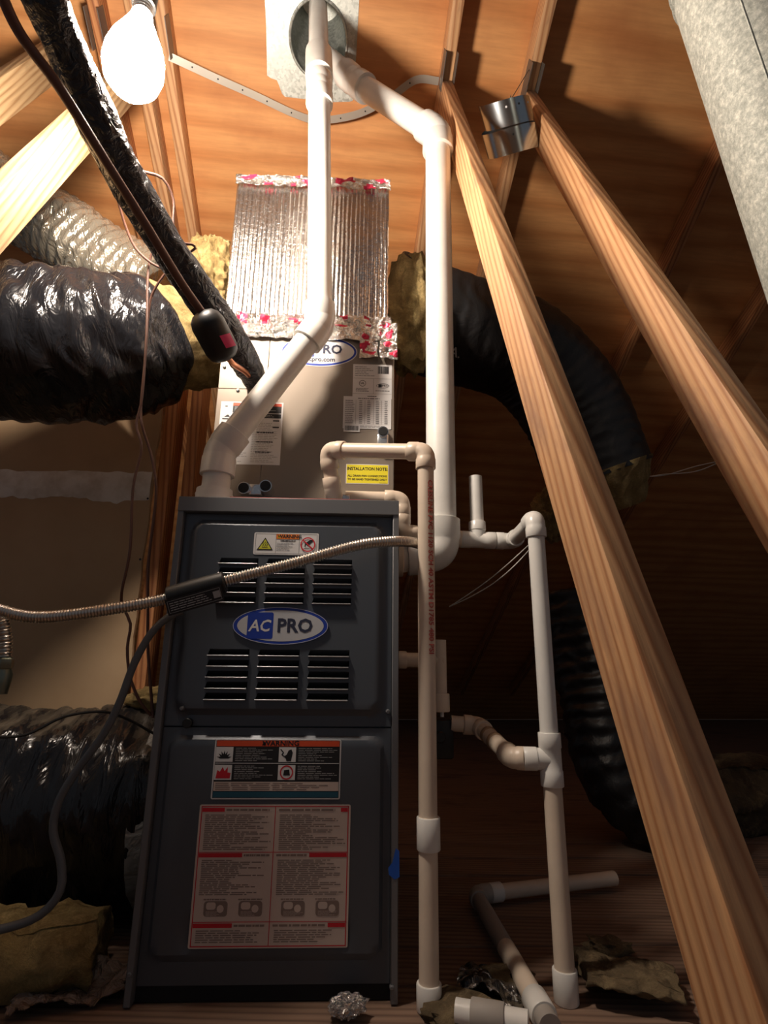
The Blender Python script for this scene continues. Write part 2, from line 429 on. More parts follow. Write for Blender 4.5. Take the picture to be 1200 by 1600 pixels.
# roof deck with the opening for the vent flashing
hl, ht = roof_at(498, 62); HR = .098
lats = [-3.0, hl-HR-.012, hl+HR+.012, 8.0]; ts = [-3.2, ht-HR-.012, ht+HR+.012, 5.42]
vs_, fs = [], []
for z in (0, .012):
    for b_ in ts:
        for a in lats: vs_.append((a, b_*KY, z))
for j in range(3):
    for i in range(3):
        if i == 1 and j == 1: continue
        q = j*4+i; fs.append((q, q+4, q+5, q+1)); fs.append((q+16, q+17, q+21, q+20))
deck = frame_obj('ceiling', vs_, fs, PLY, axes(RL, RY, RN, roofp(0, 0, .1)))
struct(deck); deck['label'] = 'orange brown plywood roof sheathing sloping down to the back'

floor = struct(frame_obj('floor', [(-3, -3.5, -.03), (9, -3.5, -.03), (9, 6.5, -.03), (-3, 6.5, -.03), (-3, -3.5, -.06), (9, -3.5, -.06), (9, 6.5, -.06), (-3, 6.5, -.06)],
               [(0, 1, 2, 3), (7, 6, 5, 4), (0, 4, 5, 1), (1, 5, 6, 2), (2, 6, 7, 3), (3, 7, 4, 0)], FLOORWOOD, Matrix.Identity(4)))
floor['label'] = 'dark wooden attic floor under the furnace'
y = -.62
for i in range(13):
    w = .137 + random.uniform(-.004, .004)
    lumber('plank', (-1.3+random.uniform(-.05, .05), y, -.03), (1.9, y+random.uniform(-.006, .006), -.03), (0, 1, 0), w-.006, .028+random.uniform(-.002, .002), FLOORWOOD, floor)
    y += w

# gypsum board behind the ducts on the left, with its taped joint
DWY = .62
x_r = atY(225, 860, DWY).x
wv, wf = [], []
random.seed(3); NZ = 26
for i in range(NZ+1):
    z = -.02 + 1.5*i/NZ; e = random.uniform(-.004, .004)
    wv += [(-2.4, DWY, z), (x_r+e, DWY, z), (x_r+e, DWY+.0127, z), (-2.4, DWY+.0127, z)]
for i in range(NZ):
    for k in range(4): wf.append((i*4+k, i*4+(k+1) % 4, i*4+4+(k+1) % 4, i*4+4+k))
wf += [(3, 2, 1, 0), (NZ*4, NZ*4+1, NZ*4+2, NZ*4+3)]
wl = struct(mesh('wall_left', wv, wf, DRYWALL, smooth=False)); wl['label'] = 'brown gypsum board wall with a smeared white taped joint'
mv, mf = [], []; NX = 120; NJ = 9
for i in range(NX+1):
    x = -1.6 + (x_r-.004+1.6)*i/NX
    zt = 1.128 + .014*noise.noise(V((x*5, 0, 1))) + .007*noise.noise(V((x*23, 4, 1)))
    zb = 1.035 + .020*noise.noise(V((x*6, 3, 8))) + .010*noise.noise(V((x*31, 5, 2)))
    for j in range(NJ+1):
        q = j/NJ; mv.append((x, DWY-.0006-.0028*math.sin(PI*q)-.0008*noise.noise(V((x*30, q*4, 0))), zb+(zt-zb)*q))
for i in range(NX):
    for j in range(NJ): k = i*(NJ+1)+j; mf.append((k, k+NJ+1, k+NJ+2, k+1))
mesh('joint_tape', mv, mf, MUD, wl)
random.seed(7)
# nails in the board
for (px, py) in ((219, 874), (230, 690), (231, 779)):
    q = atY(px, py, DWY); cyl('nail_head', q+V((0, .001, 0)), q-V((0, .0012, 0)), .0035, P_BLACK, wl, 10)

# framing next to the gypsum board
for (x0, w, label) in ((x_r+.004, .040, 'red brown stud at the cut edge of the gypsum board'), (x_r+.085, .038, 'red brown stud standing deeper, just right of the gypsum edge')):
    o = lumber('wall_stud', (x0, DWY+.02, -.03), (x0, DWY+.02, 1.62), (1, 0, 0), w, .089, PINE_RED)
    tag(o, label, 'stud', 'studs by the gypsum board')

# ------------------------------------------------------------------ roof trusses
def truss(lat, label, m, t0=-1.6, t1=4.6, web=True, weblen=2.80, wm=None, wl_off=0.0):
    r = thing('roof_truss', label, 'truss', roofp(lat, 0, -2.0), 'roof trusses')
    a, c = roofp(lat, t0, 0), roofp(lat, t1, 0)
    lumber('top_chord', c, a, RL, .038, .088, m, r)
    if web:
        top = roofp(lat+wl_off, .02, -.005); bot = top - WD*weblen
        lumber('web', bot, top, RL, .038, .089, wm or m, r)
        for sgn in (-.0025, .0385):
            v, f = box_data((0, 0, -.035), (.0022, .11, .03))
            frame_obj('nail_plate', v, f, PLATE, axes(RL, RY, RN, roofp(lat+sgn, -.05, .0)), r)
    return r
truss(0.0, 'roof truss whose pale web comes down in the middle right foreground', PINE, wm=PINE)
truss(.30, 'roof truss beside the curled metal band, web leaving at the right edge', PINE, wm=PINE)
truss(-.955, 'roof truss at the upper left behind the black refrigerant line, dusty pale web', PINE, wm=PINE_DUSTY, wl_off=-.06)
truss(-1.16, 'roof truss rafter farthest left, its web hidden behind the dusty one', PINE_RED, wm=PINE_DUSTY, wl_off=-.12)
truss(-1.045, 'pale lit rafter between the two leftmost trusses, right of the bulb', PINE, web=False)
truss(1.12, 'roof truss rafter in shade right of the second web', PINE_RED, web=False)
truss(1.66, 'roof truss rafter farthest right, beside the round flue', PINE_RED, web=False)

# ------------------------------------------------------------------ roof flashing and vent opening
fl = thing('roof_flashing', 'galvanised square roof flashing with a round vent opening on the plywood', 'flashing', roofp(hl, ht, .095))
l0, t0 = roof_at(415, 60); l1, _ = roof_at(558, 60); _, t1 = roof_at(500, 150)
outer = [(l0, -.26), (l1, -.26), (l1, t1*.3), (l1-.004, t1+.004), (l1-.08, t1+.012), (l0+.055, t1+.012), (l0+.035, t1-.03), (l0, t1-.035), (l0+.004, 0)]
bm = bmesh.new(); nseg = 40
ov = []
def radial(a):
    best = None
    for i in range(len(outer)):
        p, q = V(outer[i])-V((hl, ht)), V(outer[(i+1) % len(outer)])-V((hl, ht)); d = V((math.cos(a), math.sin(a))); e = q-p
        den = d.x*e.y-d.y*e.x
        if abs(den) < 1e-9: continue
        k = (p.x*e.y-p.y*e.x)/den; s = (p.x*d.y-p.y*d.x)/den
        if k > 0 and -1e-6 <= s <= 1+1e-6 and (best is None or k > best): best = k
    return best
NA = 96; inn, out_ = [], []
for k in range(NA):
    a = 2*PI*k/NA; R = radial(a) or .2
    inn.append((hl+HR*math.cos(a), (ht+HR*math.sin(a))*KY, .0)); out_.append((hl+R*math.cos(a), (ht+R*math.sin(a))*KY, .0))
vv = inn+out_+[(x, y, -.0012) for x, y, z in inn]+[(x, y, -.0012) for x, y, z in out_]; ff = []
for k in range(NA):
    j = (k+1) % NA
    ff += [(k, j, NA+j, NA+k), (2*NA+k, 3*NA+k, 3*NA+j, 2*NA+j), (NA+k, NA+j, 3*NA+j, 3*NA+k), (k, 2*NA+k, 2*NA+j, j)]
MR = axes(RL, RY, RN, roofp(0, 0, .0985))
def rl(v): return MR @ V(v)
frame_obj('flange', vv, ff, GALV, MR, fl)
cpt = (hl, ht*KY)
ring = [rl((cpt[0]+HR*math.cos(2*PI*k/64), cpt[1]+HR*KY*math.sin(2*PI*k/64), -.003)) for k in range(65)]
tube('rolled_lip', ring, .0045, GALV, fl, 8, False)
bv, bf = [], []
for j, (h, sc) in enumerate(((-.002, 1.0), (.10, .97), (.24, .80), (.24, 0.02))):
    for k in range(48):
        a = 2*PI*k/48; q = rl((cpt[0]+HR*sc*math.cos(a), cpt[1]+HR*sc*KY*math.sin(a), 0)); bv.append(q+ZV*h)
for j in range(3):
    for k in range(48): bf.append((j*48+k, j*48+(k+1) % 48, j*48+48+(k+1) % 48, j*48+48+k))
mesh('vent_sleeve', bv, bf, GALV, fl)

# ------------------------------------------------------------------ the lamp
lamp = thing('light_bulb', 'glowing bare light bulb hanging under the roof at upper left', 'light bulb', BULB_POS-V((0, 0, .1)))
GLOW = bpy.data.materials.new('lit_frosted_glass'); GLOW.use_nodes = True
_n = GLOW.node_tree.nodes; _n.clear(); _e = _n.new('ShaderNodeEmission'); _o = _n.new('ShaderNodeOutputMaterial')
_e.inputs[0].default_value = (1.0, .85, .71, 1); _e.inputs[1].default_value = BULB_STRENGTH
GLOW.node_tree.links.new(_e.outputs[0], _o.inputs[0])
BS = 1.15
prof = [(.001, -.085), (.018, -.083), (.034, -.074), (.045, -.058), (.050, -.036), (.049, -.012), (.043, .014), (.033, .040), (.025, .062), (.020, .076), (.018, .088)]
prof = [(r_*BS, (z+.01)*BS-.01) for r_, z in prof]
tube('glass_globe', [BULB_POS+V((0, 0, z)) for r_, z in prof], [r_ for r_, z in prof], GLOW, lamp, 32)
tube('screw_base', [BULB_POS+V((0, 0, .107+.002*i)) for i in range(14)], [.0185+(.0012 if i % 4 < 2 else 0) for i in range(14)], SCREW, lamp, 20)
hold = thing('lamp_holder', 'black lamp holder and cord above the glowing bulb', 'lamp holder', BULB_POS+V((0, 0, .130)))
tube('socket', [BULB_POS+V((0, 0, z)) for z in (.130, .132, .178, .193, .20)], [.020, .024, .024, .016, .006], RUBBER, hold, 20)
top = V((BULB_POS.x, BULB_POS.y, roofp(0, (BULB_POS-P1).dot(FT), .1).z))
tube('cord', spline([BULB_POS+V((0, 0, .20)), BULB_POS+V((.012, 0, .4)), BULB_POS+V((-.01, 0, .7)), top], .03), .004, RUBBER, hold, 8)

# ================================================================== FURNACE
FW_, FH, FD = .445, .862, .73
fur = thing('furnace', 'dark slate gas furnace with louvred upper door and warning stickers', 'furnace', (FW_/2, FD/2, 0))
box('cabinet', (0.0, .022, .0), (FW_, FD, FH), PAINT, fur, .002)
for x0, x1 in ((0, .0125), (FW_-.0125, FW_)):
    o = box('side_rail', (x0, -.006, 0), (x1, .0225, FH-.028), PAINT_LIP, fur, .0015)
box('top_rail', (0, -.008, FH-.030), (FW_, .0225, FH+.001), PAINT_LIP, fur, .0015)
box('recess_shade', (.0125, .012, 0), (FW_-.0125, .0225, .026), DARK, fur)  # near-black plate painting the shade in the gap under the door
box('gasket', (.10, -.004, FH+.001), (FW_-.06, .02, FH+.0032), GASKET, fur, .001)
def sd_rr(x, z, cx, cz, w, h, r):
    dx, dz = abs(x-cx)-w/2+r, abs(z-cz)-h/2+r
    return math.hypot(max(dx, 0), max(dz, 0))+min(max(dx, dz), 0)-r
def sstep(a, b_, x): q = min(1, max(0, (x-a)/(b_-a))); return q*q*(3-2*q)
def door(name, x0, x1, z0, z1, fields, holes, y0, nx, nz):
    xs = sorted(set([round(x0+(x1-x0)*i/nx, 5) for i in range(nx+1)]+[h[i] for h in holes for i in (0, 1)]))
    zs = sorted(set([round(z0+(z1-z0)*i/nz, 5) for i in range(nz+1)]+[h[i] for h in holes for i in (2, 3)]))
    vv, ff = [], []
    for z in zs:
        for x in xs:
            off = 0
            for (cx, cz, w, h, r, dep, sl) in fields: off += dep*sstep(0, -sl, sd_rr(x, z, cx, cz, w, h, r))
            vv.append((x, y0-off, z))
    n = len(xs)
    for j in range(len(zs)-1):
        for i in range(n-1):
            xm, zm = (xs[i]+xs[i+1])/2, (zs[j]+zs[j+1])/2
            if any(h[0] < xm < h[1] and h[2] < zm < h[3] for h in holes): continue
            k = j*n+i; ff.append((k, k+1, k+n+1, k+n))
    m = len(zs); k0 = len(vv)                                        # turned-back edges
    for i in range(n): vv.append((xs[i], y0+.012, z0)); vv.append((xs[i], y0+.012, z1))
    for i in range(n-1):
        ff.append((i, k0+2*i, k0+2*i+2, i+1)); a = (m-1)*n+i; ff.append((a, a+1, k0+2*i+3, k0+2*i+1))
    return mesh(name, vv, ff, PAINT, fur, angle=28)
holes = []
def louvre_group(tl, tr, ztop, zbot, rows):
    cols = []; W = tr-tl; cw = W*.293; gap = (W-3*cw)/2
    for c in range(3): cols.append((tl+c*(cw+gap), tl+c*(cw+gap)+cw))
    ph = (ztop-zbot-.0125)/(rows-1)
    for r_ in range(rows):
        zt = ztop-r_*ph
        for a, c in cols: holes.append((round(a, 5), round(c, 5), round(zt-.0118, 5), round(zt, 5)))
louvre_group(.090, .352, .7395, .651, 5)
louvre_group(.084, .351, .5645, .473, 5)
ud = door('upper_door', .0135, FW_-.0135, .427, FH-.031, [(.2225, .633, .392, .375, .03, .010, .014)], holes, .008, 74, 66)
for (a, c, z0, z1) in holes:                                          # pressed louvre: folded lip and inward blade
    vv = [(a, -.0085, z0-.0016), (c, -.0085, z0-.0016), (c, -.0085, z0+.0002), (a, -.0085, z0+.0002),
          (a, .004, z0-.0012), (c, .004, z0-.0012), (c, .004, z0+.0009), (a, .004, z0+.0009)]
    ff = [(0, 1, 2, 3), (3, 2, 6, 7), (7, 6, 5, 4), (4, 5, 1, 0), (0, 3, 7, 4), (1, 5, 6, 2)]
    e = .0035
    k = 8; vv += [(a, -.0015, z1), (c, -.0015, z1), (c-e, .0165, z0+.004), (a+e, .0165, z0+.004), (a, -.0005, z1+.0008), (c, -.0005, z1+.0008), (c-e, .0175, z0+.0048), (a+e, .0175, z0+.0048)]
    ff += [(k, k+3, k+2, k+1), (k+4, k+5, k+6, k+7), (k, k+1, k+5, k+4), (k+3, k+7, k+6, k+2), (k, k+4, k+7, k+3), (k+1, k+2, k+6, k+5)]
    vv += [(a, -.0019, z0), (a+.004, -.0019, z1), (a, -.0019, z1)]; ff.append((16, 17, 18)); k = 19
    bv_, bf_ = tube_data([V((a+.001, -.0085, z0-.0007)), V((c-.001, -.0085, z0-.0007))], .0014, 8)      # rolled front edge, its highlight put into the colour
    vv += [tuple(q) for q in bv_]; nfl = len(ff); ff += [tuple(i+k for i in f) for f in bf_]
    mesh('louvre', vv, ff, [PAINT, EDGE], ud, smooth=True, mi=[0]*nfl+[1]*len(bf_), angle=50)
box('slot_shade', (.05, .0185, .45), (.40, .0215, .77), DARK, ud)  # black sheet that paints the shade seen through the louvre slots
ld = door('lower_door', .0135, FW_-.0135, .024, .424, [(.2225, .235, .398, .355, .028, .009, .012), (.2225, .10, .30, .092, .045, -.004, .02)], [], .008, 64, 60)
q = fx((293, 1130)); cyl('sight_plug', (q[0], .006, q[1]), (q[0], -.0045, q[1]), .0085, RUBBER, ud, 20, .001)
for p in ((285, 1107), (606, 1112)):
    q = fx(p); tube('screw', [V((q[0], y, q[1])) for y in (.008, -.006, -.008)], [.0042, .0042, .0025], PAINT_LIP, ud, 10)
for p in ((205, 1520), (612, 1540)):
    q = fx(p); tube('screw', [V((q[0], y, q[1])) for y in (.0, -.008, -.0092)], [.004, .004, .0025], PAINT_LIP, fur, 10)
bt = fx((618, 1352))
v, f = [], []
for i, (dx, dz) in enumerate(((.0, .028), (.006, .024), (.0065, -.016), (-.002, -.020), (-.012, -.012), (-.013, -.002), (-.006, .006))):
    v += [(bt[0]+dx, -.0068, bt[1]+dz), (bt[0]+dx, -.0062, bt[1]+dz)]
f = [tuple(range(0, 14, 2)), tuple(range(13, 0, -2))]+[(2*i, 2*i+1, (2*i+3) % 14, (2*i+2) % 14) for i in range(7)]
mesh('blue_tape', v, f, BLUE_TAPE, fur, smooth=False)

# --- small warning sticker on the upper door
tl, br = (398, 832), (497, 868); w, h = pxsize(tl, br, 0)
s = Print(w, h, P_WHITE); s.border(0, 0, w*.95, h*.90, .0007, P_GREY)
for x in (-.16, .20): s.rect(x*w, 0, .0007, h*.88, P_GREY)
tx = -.325*w; s.poly([(tx-.125*w, -.30*h), (tx+.125*w, -.30*h), (tx, .27*h)], P_BLACK, 2).poly([(tx-.098*w, -.255*h), (tx+.098*w, -.255*h), (tx, .19*h)], P_YGREEN, 3)
for k in (-1, 0, 1):
    for j in range(3): s.line(tx+k*.03*w+(.006 if j % 2 else -.006)*w, -.14*h+j*.075*h, tx+k*.03*w+(-.006 if j % 2 else .006)*w, -.14*h+(j+1)*.075*h, .0011, P_BLACK, 4)
s.line(tx-.045*w, -.19*h, tx+.045*w, -.19*h, .0009, P_BLACK, 4)
s.rect(.02*w, .325*h, .352*w, .22*h, P_ORANGE, 2).text('WARNING', .048*w, .325*h, .0098, P_BLACK, 3, .0003, 1.0)
s.poly([(-.135*w, .26*h), (-.095*w, .26*h), (-.115*w, .385*h)], P_YELLOW, 3)
s.lines(-.09*w, .15*w, .17*h, .10*h, 1, P_BLACK, 2, .8, .1); s.lines(-.145*w, .12*w, .06*h, -.33*h, 5, P_GREY, 2, .35, .5)
cx = .335*w; s.ring(cx, -.02*h, .33*h, .33*h, .0022, P_RED, 4)
s.poly([(cx-.02*w, .09*h), (cx+.03*w, .19*h), (cx+.07*w, .20*h), (cx+.075*w, .13*h), (cx+.03*w, .0), (cx-.005*w, -.10*h), (cx-.015*w, -.02*h), (cx-.03*w, -.02*h), (cx-.035*w, -.12*h), (cx-.05*w, -.12*h), (cx-.045*w, .02*h)], P_BLACK, 2)
s.line(cx-.06*w, -.19*h, cx+.025*w, -.19*h, .0012, P_BLACK, 2); s.line(cx-.085*w, .20*h, cx+.085*w, -.24*h, .0022, P_RED, 4)
s.put_px('warning_sticker', tl, br, -.002, ud, .0005)

# --- oval badge
def badge(w, h, com=False):
    s = Print(.001, .001, P_SILVER); s.v, s.f, s.mi = [], [], []
    n = 56; a, b_ = w/2, h/2; k0 = 0; th = .0035
    s.v += [(a*math.cos(2*PI*k/n), b_*math.sin(2*PI*k/n), th if not com else .0006) for k in range(n)] + [(a*math.cos(2*PI*k/n), b_*math.sin(2*PI*k/n), 0) for k in range(n)]
    rim = P_BLUE if not com else P_WHITE
    i = s.m(rim); s.f.append(tuple(range(n))); s.mi.append(i)
    for k in range(n): s.f.append((k, n+k, n+(k+1) % n, (k+1) % n)); s.mi.append(i)
    s.th = th if not com else .0006
    if not com:
        s.ring(0, 0, a*.995, b_*.99, .0010, P_SILVER, 1); s.ellipse(0, 0, a*.905, b_*.83, P_SILVER, 1, n)
    else:
        s.ring(0, 0, a*.975, b_*.955, a*.055, P_BLUE, 1, n)
    y0 = 0 if not com else .07*h; kx = 1.0 if not com else .82
    s.rect(-.185*w*kx-.005, y0, .27*w*kx, .70*h*(kx if not com else .74), P_BLUE, 2, .004)
    s.text('AC', -.185*w*kx-.005, y0-.02*h, .43*h*kx, P_WHITE, 3, .0006, .95, .18)
    s.text('PRO', .145*w*kx+.001, y0-.01*h, .50*h*kx, P_NAVY, 3, .0010, 1.0)
    if com: s.text('acpro.com', .02*w, -.27*h, .20*h, P_NAVY, 3, .0003)
    return s
cx, cz = fx((439, 978)); badge(.182, .071).put('badge', (cx, -.0022, cz), (1, 0, 0), (0, 0, 1), ud)

# --- four-panel warning sticker, lower door
tl, br = (337, 1155), (531, 1249); w, h = pxsize(tl, br, 0)
s = Print(w, h, P_WHITE); s.rect(0, 0, w*.985, h*.97, P_BLACK, 1)
s.rect(0, .435*h, w*.97, .105*h, P_ORED, 2).text('WARNING', .02*w, .432*h, .012, P_BLACK, 3, .0003, 1.15)
s.poly([(-.13*w, .40*h), (-.095*w, .40*h), (-.1125*w, .47*h)], P_BLACK, 3)
s.rect(0, .005*h-.0, .004, .74*h*.8, P_WHITE, 2) if False else None
for ix, sx_ in enumerate((-.42, .075)):
    for iy, sy_ in enumerate((.245, -.055)):
        s.rect(sx_*w, sy_*h, .135*w, .25*h, P_WHITE, 2)
        s.lines((sx_+.085)*w, (sx_+.40)*w, (sy_+.12)*h, (sy_-.12)*h, 8, P_LGREY, 2, .3, .55)
X, Y = -.42*w, .245*h                                                  # blast
pts = []
for k in range(15):
    a = PI*k/14; r_ = (.060 if k % 2 else .032)*w; pts.append((X+r_*math.cos(a), Y-.07*h+r_*math.sin(a)*1.0))
s.poly(pts, P_BLACK, 3)
X, Y = -.42*w, -.055*h                                                 # flames
s.poly([(X-.055*w, Y-.10*h), (X+.055*w, Y-.10*h), (X+.06*w, Y-.01*h), (X+.035*w, Y+.0*h), (X+.035*w, Y+.09*h), (X+.012*w, Y+.02*h), (X-.005*w, Y+.09*h), (X-.025*w, Y+.01*h), (X-.045*w, Y+.04*h)], P_RED, 3)
X, Y = .075*w, .245*h                                                  # shocked hand
s.poly([(X-.005*w, Y-.11*h), (X+.03*w, Y-.11*h), (X+.042*w, Y+.03*h), (X+.03*w, Y+.09*h), (X+.008*w, Y+.07*h), (X-.005*w, Y+.0*h), (X-.02*w, Y-.02*h)], P_BLACK, 3)
s.line(X-.055*w, Y+.09*h, X-.03*w, Y+.03*h, .0018, P_BLACK, 3); s.line(X-.03*w, Y+.03*h, X-.045*w, Y+.0*h, .0018, P_BLACK, 3); s.line(X-.045*w, Y, X-.005*w, Y-.06*h, .0018, P_BLACK, 3)
X, Y = .075*w, -.055*h                                                 # forbidden ring
s.ring(X, Y, .052*w, .052*w, .0022, P_RED, 3); s.poly([(X-.025*w, Y-.05*h), (X+.028*w, Y-.05*h), (X+.02*w, Y+.05*h), (X-.02*w, Y+.04*h)], P_BLACK, 3)
s.rect(0, .098*h, w*.97, .0012, P_WHITE, 3); s.rect(0, -.285*h, w*.97, .15*h, P_PINK, 2); s.lines(-.475*w, .41*w, -.22*h, -.35*h, 4, P_FINE, 3, .4, .25)
s.rect(0, -.42*h, w*.97, .095*h, P_TEAL, 2); s.border(0, 0, w*.985, h*.97, .0008, P_WHITE, 2)
s.put_px('hazard_sticker', tl, br, -.001, ld, .0003)

# --- large instruction sticker, lower door
tl, br = (313, 1257), (543, 1480); w, h = pxsize(tl, br, 0)
s = Print(w, h, P_PINK); s.border(0, 0, w*.975, h*.98, .0016, P_RED, 1)
s.rect(.0, .0, .0012, h*.97, P_RED, 1); s.rect(0, .155*h, w*.97, .0011, P_RED, 1); s.rect(0, -.325*h, w*.97, .0011, P_RED, 1)
for (x0, x1, y, a, c) in ((-.48, -.01, .462, -.48, -.335), (.01, .48, .462, .435, .48), (-.48, -.01, .135, -.48, -.20), (.01, .48, .135, .235, .48), (-.48, -.01, -.348, -.48, -.235), (.01, .48, -.348, .37, .48)):
    s.rect((a+c)/2*w, y*h, (c-a)*w, .030*h, P_RED, 2)
    s.lines(((c if a == x0 else x0)+.01)*w, ((x1 if a == x0 else a)-.01)*w, (y+.008)*h, (y-.010)*h, 1, P_FINE, 2, .8, .1)
for x0, x1 in ((-.46, -.02), (.03, .47)):
    s.lines(x0*w, x1*w, .43*h, .17*h, 19, P_FINE, 2, .52, .6); s.lines(x0*w, x1*w, .105*h, -.145*h, 19, P_FINE, 2, .52, .6)
    s.lines(x0*w, (x1-.03)*w, -.375*h, -.465*h, 6, P_FINE, 2, .5, .5)
    for k in (.26, .76):                                               # little cutaway drawings
        xc = x0+(x1-x0)*k; s.rect(xc*w, -.235*h, .15*w, .105*h, P_FINE, 2, .005); s.rect((xc-.03)*w, -.215*h, .06*w, .05*h, P_PINK, 3, .004)
        s.ellipse((xc+.03)*w, -.235*h, .022*w, .022*w, P_PINK, 3, 20); s.lines((xc-.08)*w, (xc+.08)*w, -.165*h, -.178*h, 1, P_FINE, 2, .7, .2); s.lines((xc-.06)*w, (xc+.07)*w, -.25*h, -.285*h, 4, P_PINK, 3, .3, .5)
s.put_px('instruction_sticker', tl, br, -.001, ld, .0003)

# ================================================================== EVAPORATOR COIL CABINET
CY, CT = .19, 1.385
coil = thing('coil_cabinet', 'tan metal evaporator coil cabinet with stickers on top of the furnace', 'coil cabinet', (FW_/2, .46, FH+.004))
box('body', (0, CY, FH+.004), (FW_, .72, CT), TAN, coil, .002)
_, zs_ = fx((380, 608), CY); xs_, _ = fx((420, 560), CY)
box('access_panel', (.001, CY-.0022, zs_), (xs_, CY+.001, CT-.003), TAN, coil, .0008)
box('front_panel', (xs_+.0015, CY-.0030, FH+.012), (FW_-.001, CY+.001, CT-.003), TAN, coil, .0008)
box('lower_panel', (.001, CY-.0030, FH+.012), (xs_+.0005, CY+.001, zs_-.0015), TAN, coil, .0008)
for p in ((351, 574), (422, 577), (372, 611)):
    q = fx(p, CY); tube('screw', [V((q[0], CY-a, q[1])) for a in (.001, .005, .006, .0062)], [.0046, .0046, .003, .001], SCREW, coil, 8)
q = fx((396, 591), CY); tube('grommet', [V((q[0], CY-a, q[1])) for a in (-.002, .004, .007)], [.017, .016, .012], RUBBER, coil, 18)
# drain ports: black plugs on bright sleeves
def port(px, py, r_, ln):
    q = fx((px, py), CY); c = V((q[0], CY-ln, q[1]))
    o = hollow('port_sleeve', c+V((0, .001, 0)), V((q[0], CY+.001, q[1])), r_, .002, CHROME, coil)
    cyl('port_plug', c+V((0, .010, 0)), c+V((0, -.001, 0)), r_-.002, RUBBER, coil, 22, .001); return c
a = port(387, 772, .0145, .05); c = port(420, 769, .0145, .05)
box('port_bracket', (min(a.x, c.x)+.010, CY-.042, a.z-.014), (max(a.x, c.x)-.010, CY-.001, a.z+.013), CHROME, coil, .003, 2)
a = port(598, 680, .0135, .025)
v, f = box_data((a.x-.014, CY-.020, a.z-.045), (a.x+.014, CY-.004, a.z-.004), .004, 2); mesh('port_bracket', v, f, CHROME, coil)
q = fx((541, 780), CY-.02); box('port_bracket', (q[0]-.022, CY-.05, q[1]-.02), (q[0]+.010, CY-.001, q[1]+.004), CHROME, coil, .003, 2)
# stickers
Yc = CY-.0030
tl, br = (346, 627), (437, 727); w, h = pxsize(tl, br, Yc); s = Print(w, h, P_WHITE, .0005)
s.rect(.085*w, .40*h, .78*w, .16*h, P_BLACK); s.rect(.085*w, .455*h, .78*w, .045*h, P_ORED, 2); s.text('WARNING', .1*w, .455*h, .008, P_BLACK, 3)
s.lines(-.28*w, .44*w, .42*h, .33*h, 4, P_LGREY, 2, .35, .4); s.rect(.085*w, .275*h, .78*w, .07*h, P_BLACK, 1); s.lines(-.28*w, .44*w, .30*h, .25*h, 2, P_LGREY, 2, .35, .3)
s.rect(-.41*w, .215*h, .1*w, .022*h, P_BLACK); s.rect(.40*w, .20*h, .1*w, .022*h, P_BLACK); s.rect(.40*w, .095*h, .1*w, .022*h, P_BLACK)
s.poly([(-.44*w, .245*h), (-.34*w, .245*h), (-.36*w, .275*h), (-.38*w, .285*h), (-.40*w, .27*h)], P_BLACK); s.rect(-.41*w, .42*h, .04*w, .018*h, P_BLACK)
s.lines(-.45*w, -.02*w, .17*h, -.47*h, 24, P_LGREY, 1, .4, .4); s.lines(.03*w, .46*w, .17*h, -.47*h, 24, P_LGREY, 1, .4, .4)
for y in (.02, -.13, -.29): s.lines(.10*w, .38*w, y*h, (y-.025)*h, 1, P_BLACK, 2, .7, .2)
s.put_px('caution_sticker', tl, br, Yc, coil)
tl, br = (552, 569), (612, 624); w, h = pxsize(tl, br, Yc); s = Print(w, h, P_WHITE, .0005)
s.bars(.28*w, .34*h, .28*w, .22*h, P_BLACK); s.lines(-.45*w, .08*w, .45*h, .14*h, 6, P_GREY, 1, .35, .5)
s.rect(0, .085*h, w*.98, .0006, P_GREY); s.rect(0, -.36*h, w*.98, .0006, P_GREY); s.rect(.03*w, -.14*h, .0006, .44*h, P_GREY)
s.ring(-.25*w, -.06*h, .0088, .0088, .0012, P_BLACK, 1).text('UL', -.25*w, -.06*h, .0085, P_BLACK, 2, .0002); s.lines(-.42*w, -.06*w, -.19*h, -.31*h, 3, P_GREY, 1, .45, .3)
s.ring(.27*w, -.12*h, .0165, .0065, .0008, P_BLACK, 1).rect(.20*w, -.12*h, .0085, .0085, P_BLACK, 2, .001).text('PRO', .335*w, -.12*h, .0085, P_BLACK, 2).lines(.08*w, .46*w, -.25*h, -.29*h, 1, P_GREY, 1, .6, .1)
s.lines(-.12*w, .12*w, -.42*h, -.455*h, 1, P_BLACK, 1, .8, .1); s.put_px('rating_sticker', tl, br, Yc, coil)
tl, br = (537, 619), (611, 671); w, h = pxsize(tl, br, Yc); s = Print(w, h, P_WHITE, .0005)
s.lines(-.2*w, .3*w, .46*h, .42*h, 1, P_GREY, 1, .8, .1)
for k in range(13): s.rect(0, (.38-.062*k)*h, w*.94, .00035, P_LGREY)
for k in (-.24, -.05, .13, .30): s.rect(k*w, .01*h, .0006, .75*h, P_GREY)
for a, c in ((-.46, -.27), (-.17, -.10), (.0, .07), (.18, .25), (.36, .43)): s.lines(a*w, c*w, .39*h, -.36*h, 13, P_GREY, 2, .45, .2)
s.lines(-.46*w, .46*w, -.40*h, -.47*h, 2, P_GREY, 2, .4, .2); s.put_px('data_table_sticker', tl, br, Yc-.0007, coil)
tl, br = (537, 663), (562, 675); w, h = pxsize(tl, br, Yc); s = Print(w, h, P_WHITE, .0005); s.bars(0, 0, w*.84, h*.66, P_BLACK, 1, 24); s.put_px('barcode_sticker', tl, br, Yc-.0015, coil)
tl, br = (541, 725), (607, 757); w, h = pxsize(tl, br, Yc); s = Print(w, h, P_WHITE, .0005); s.rect(0, 0, w*.97, h*.94, P_YELLOW)
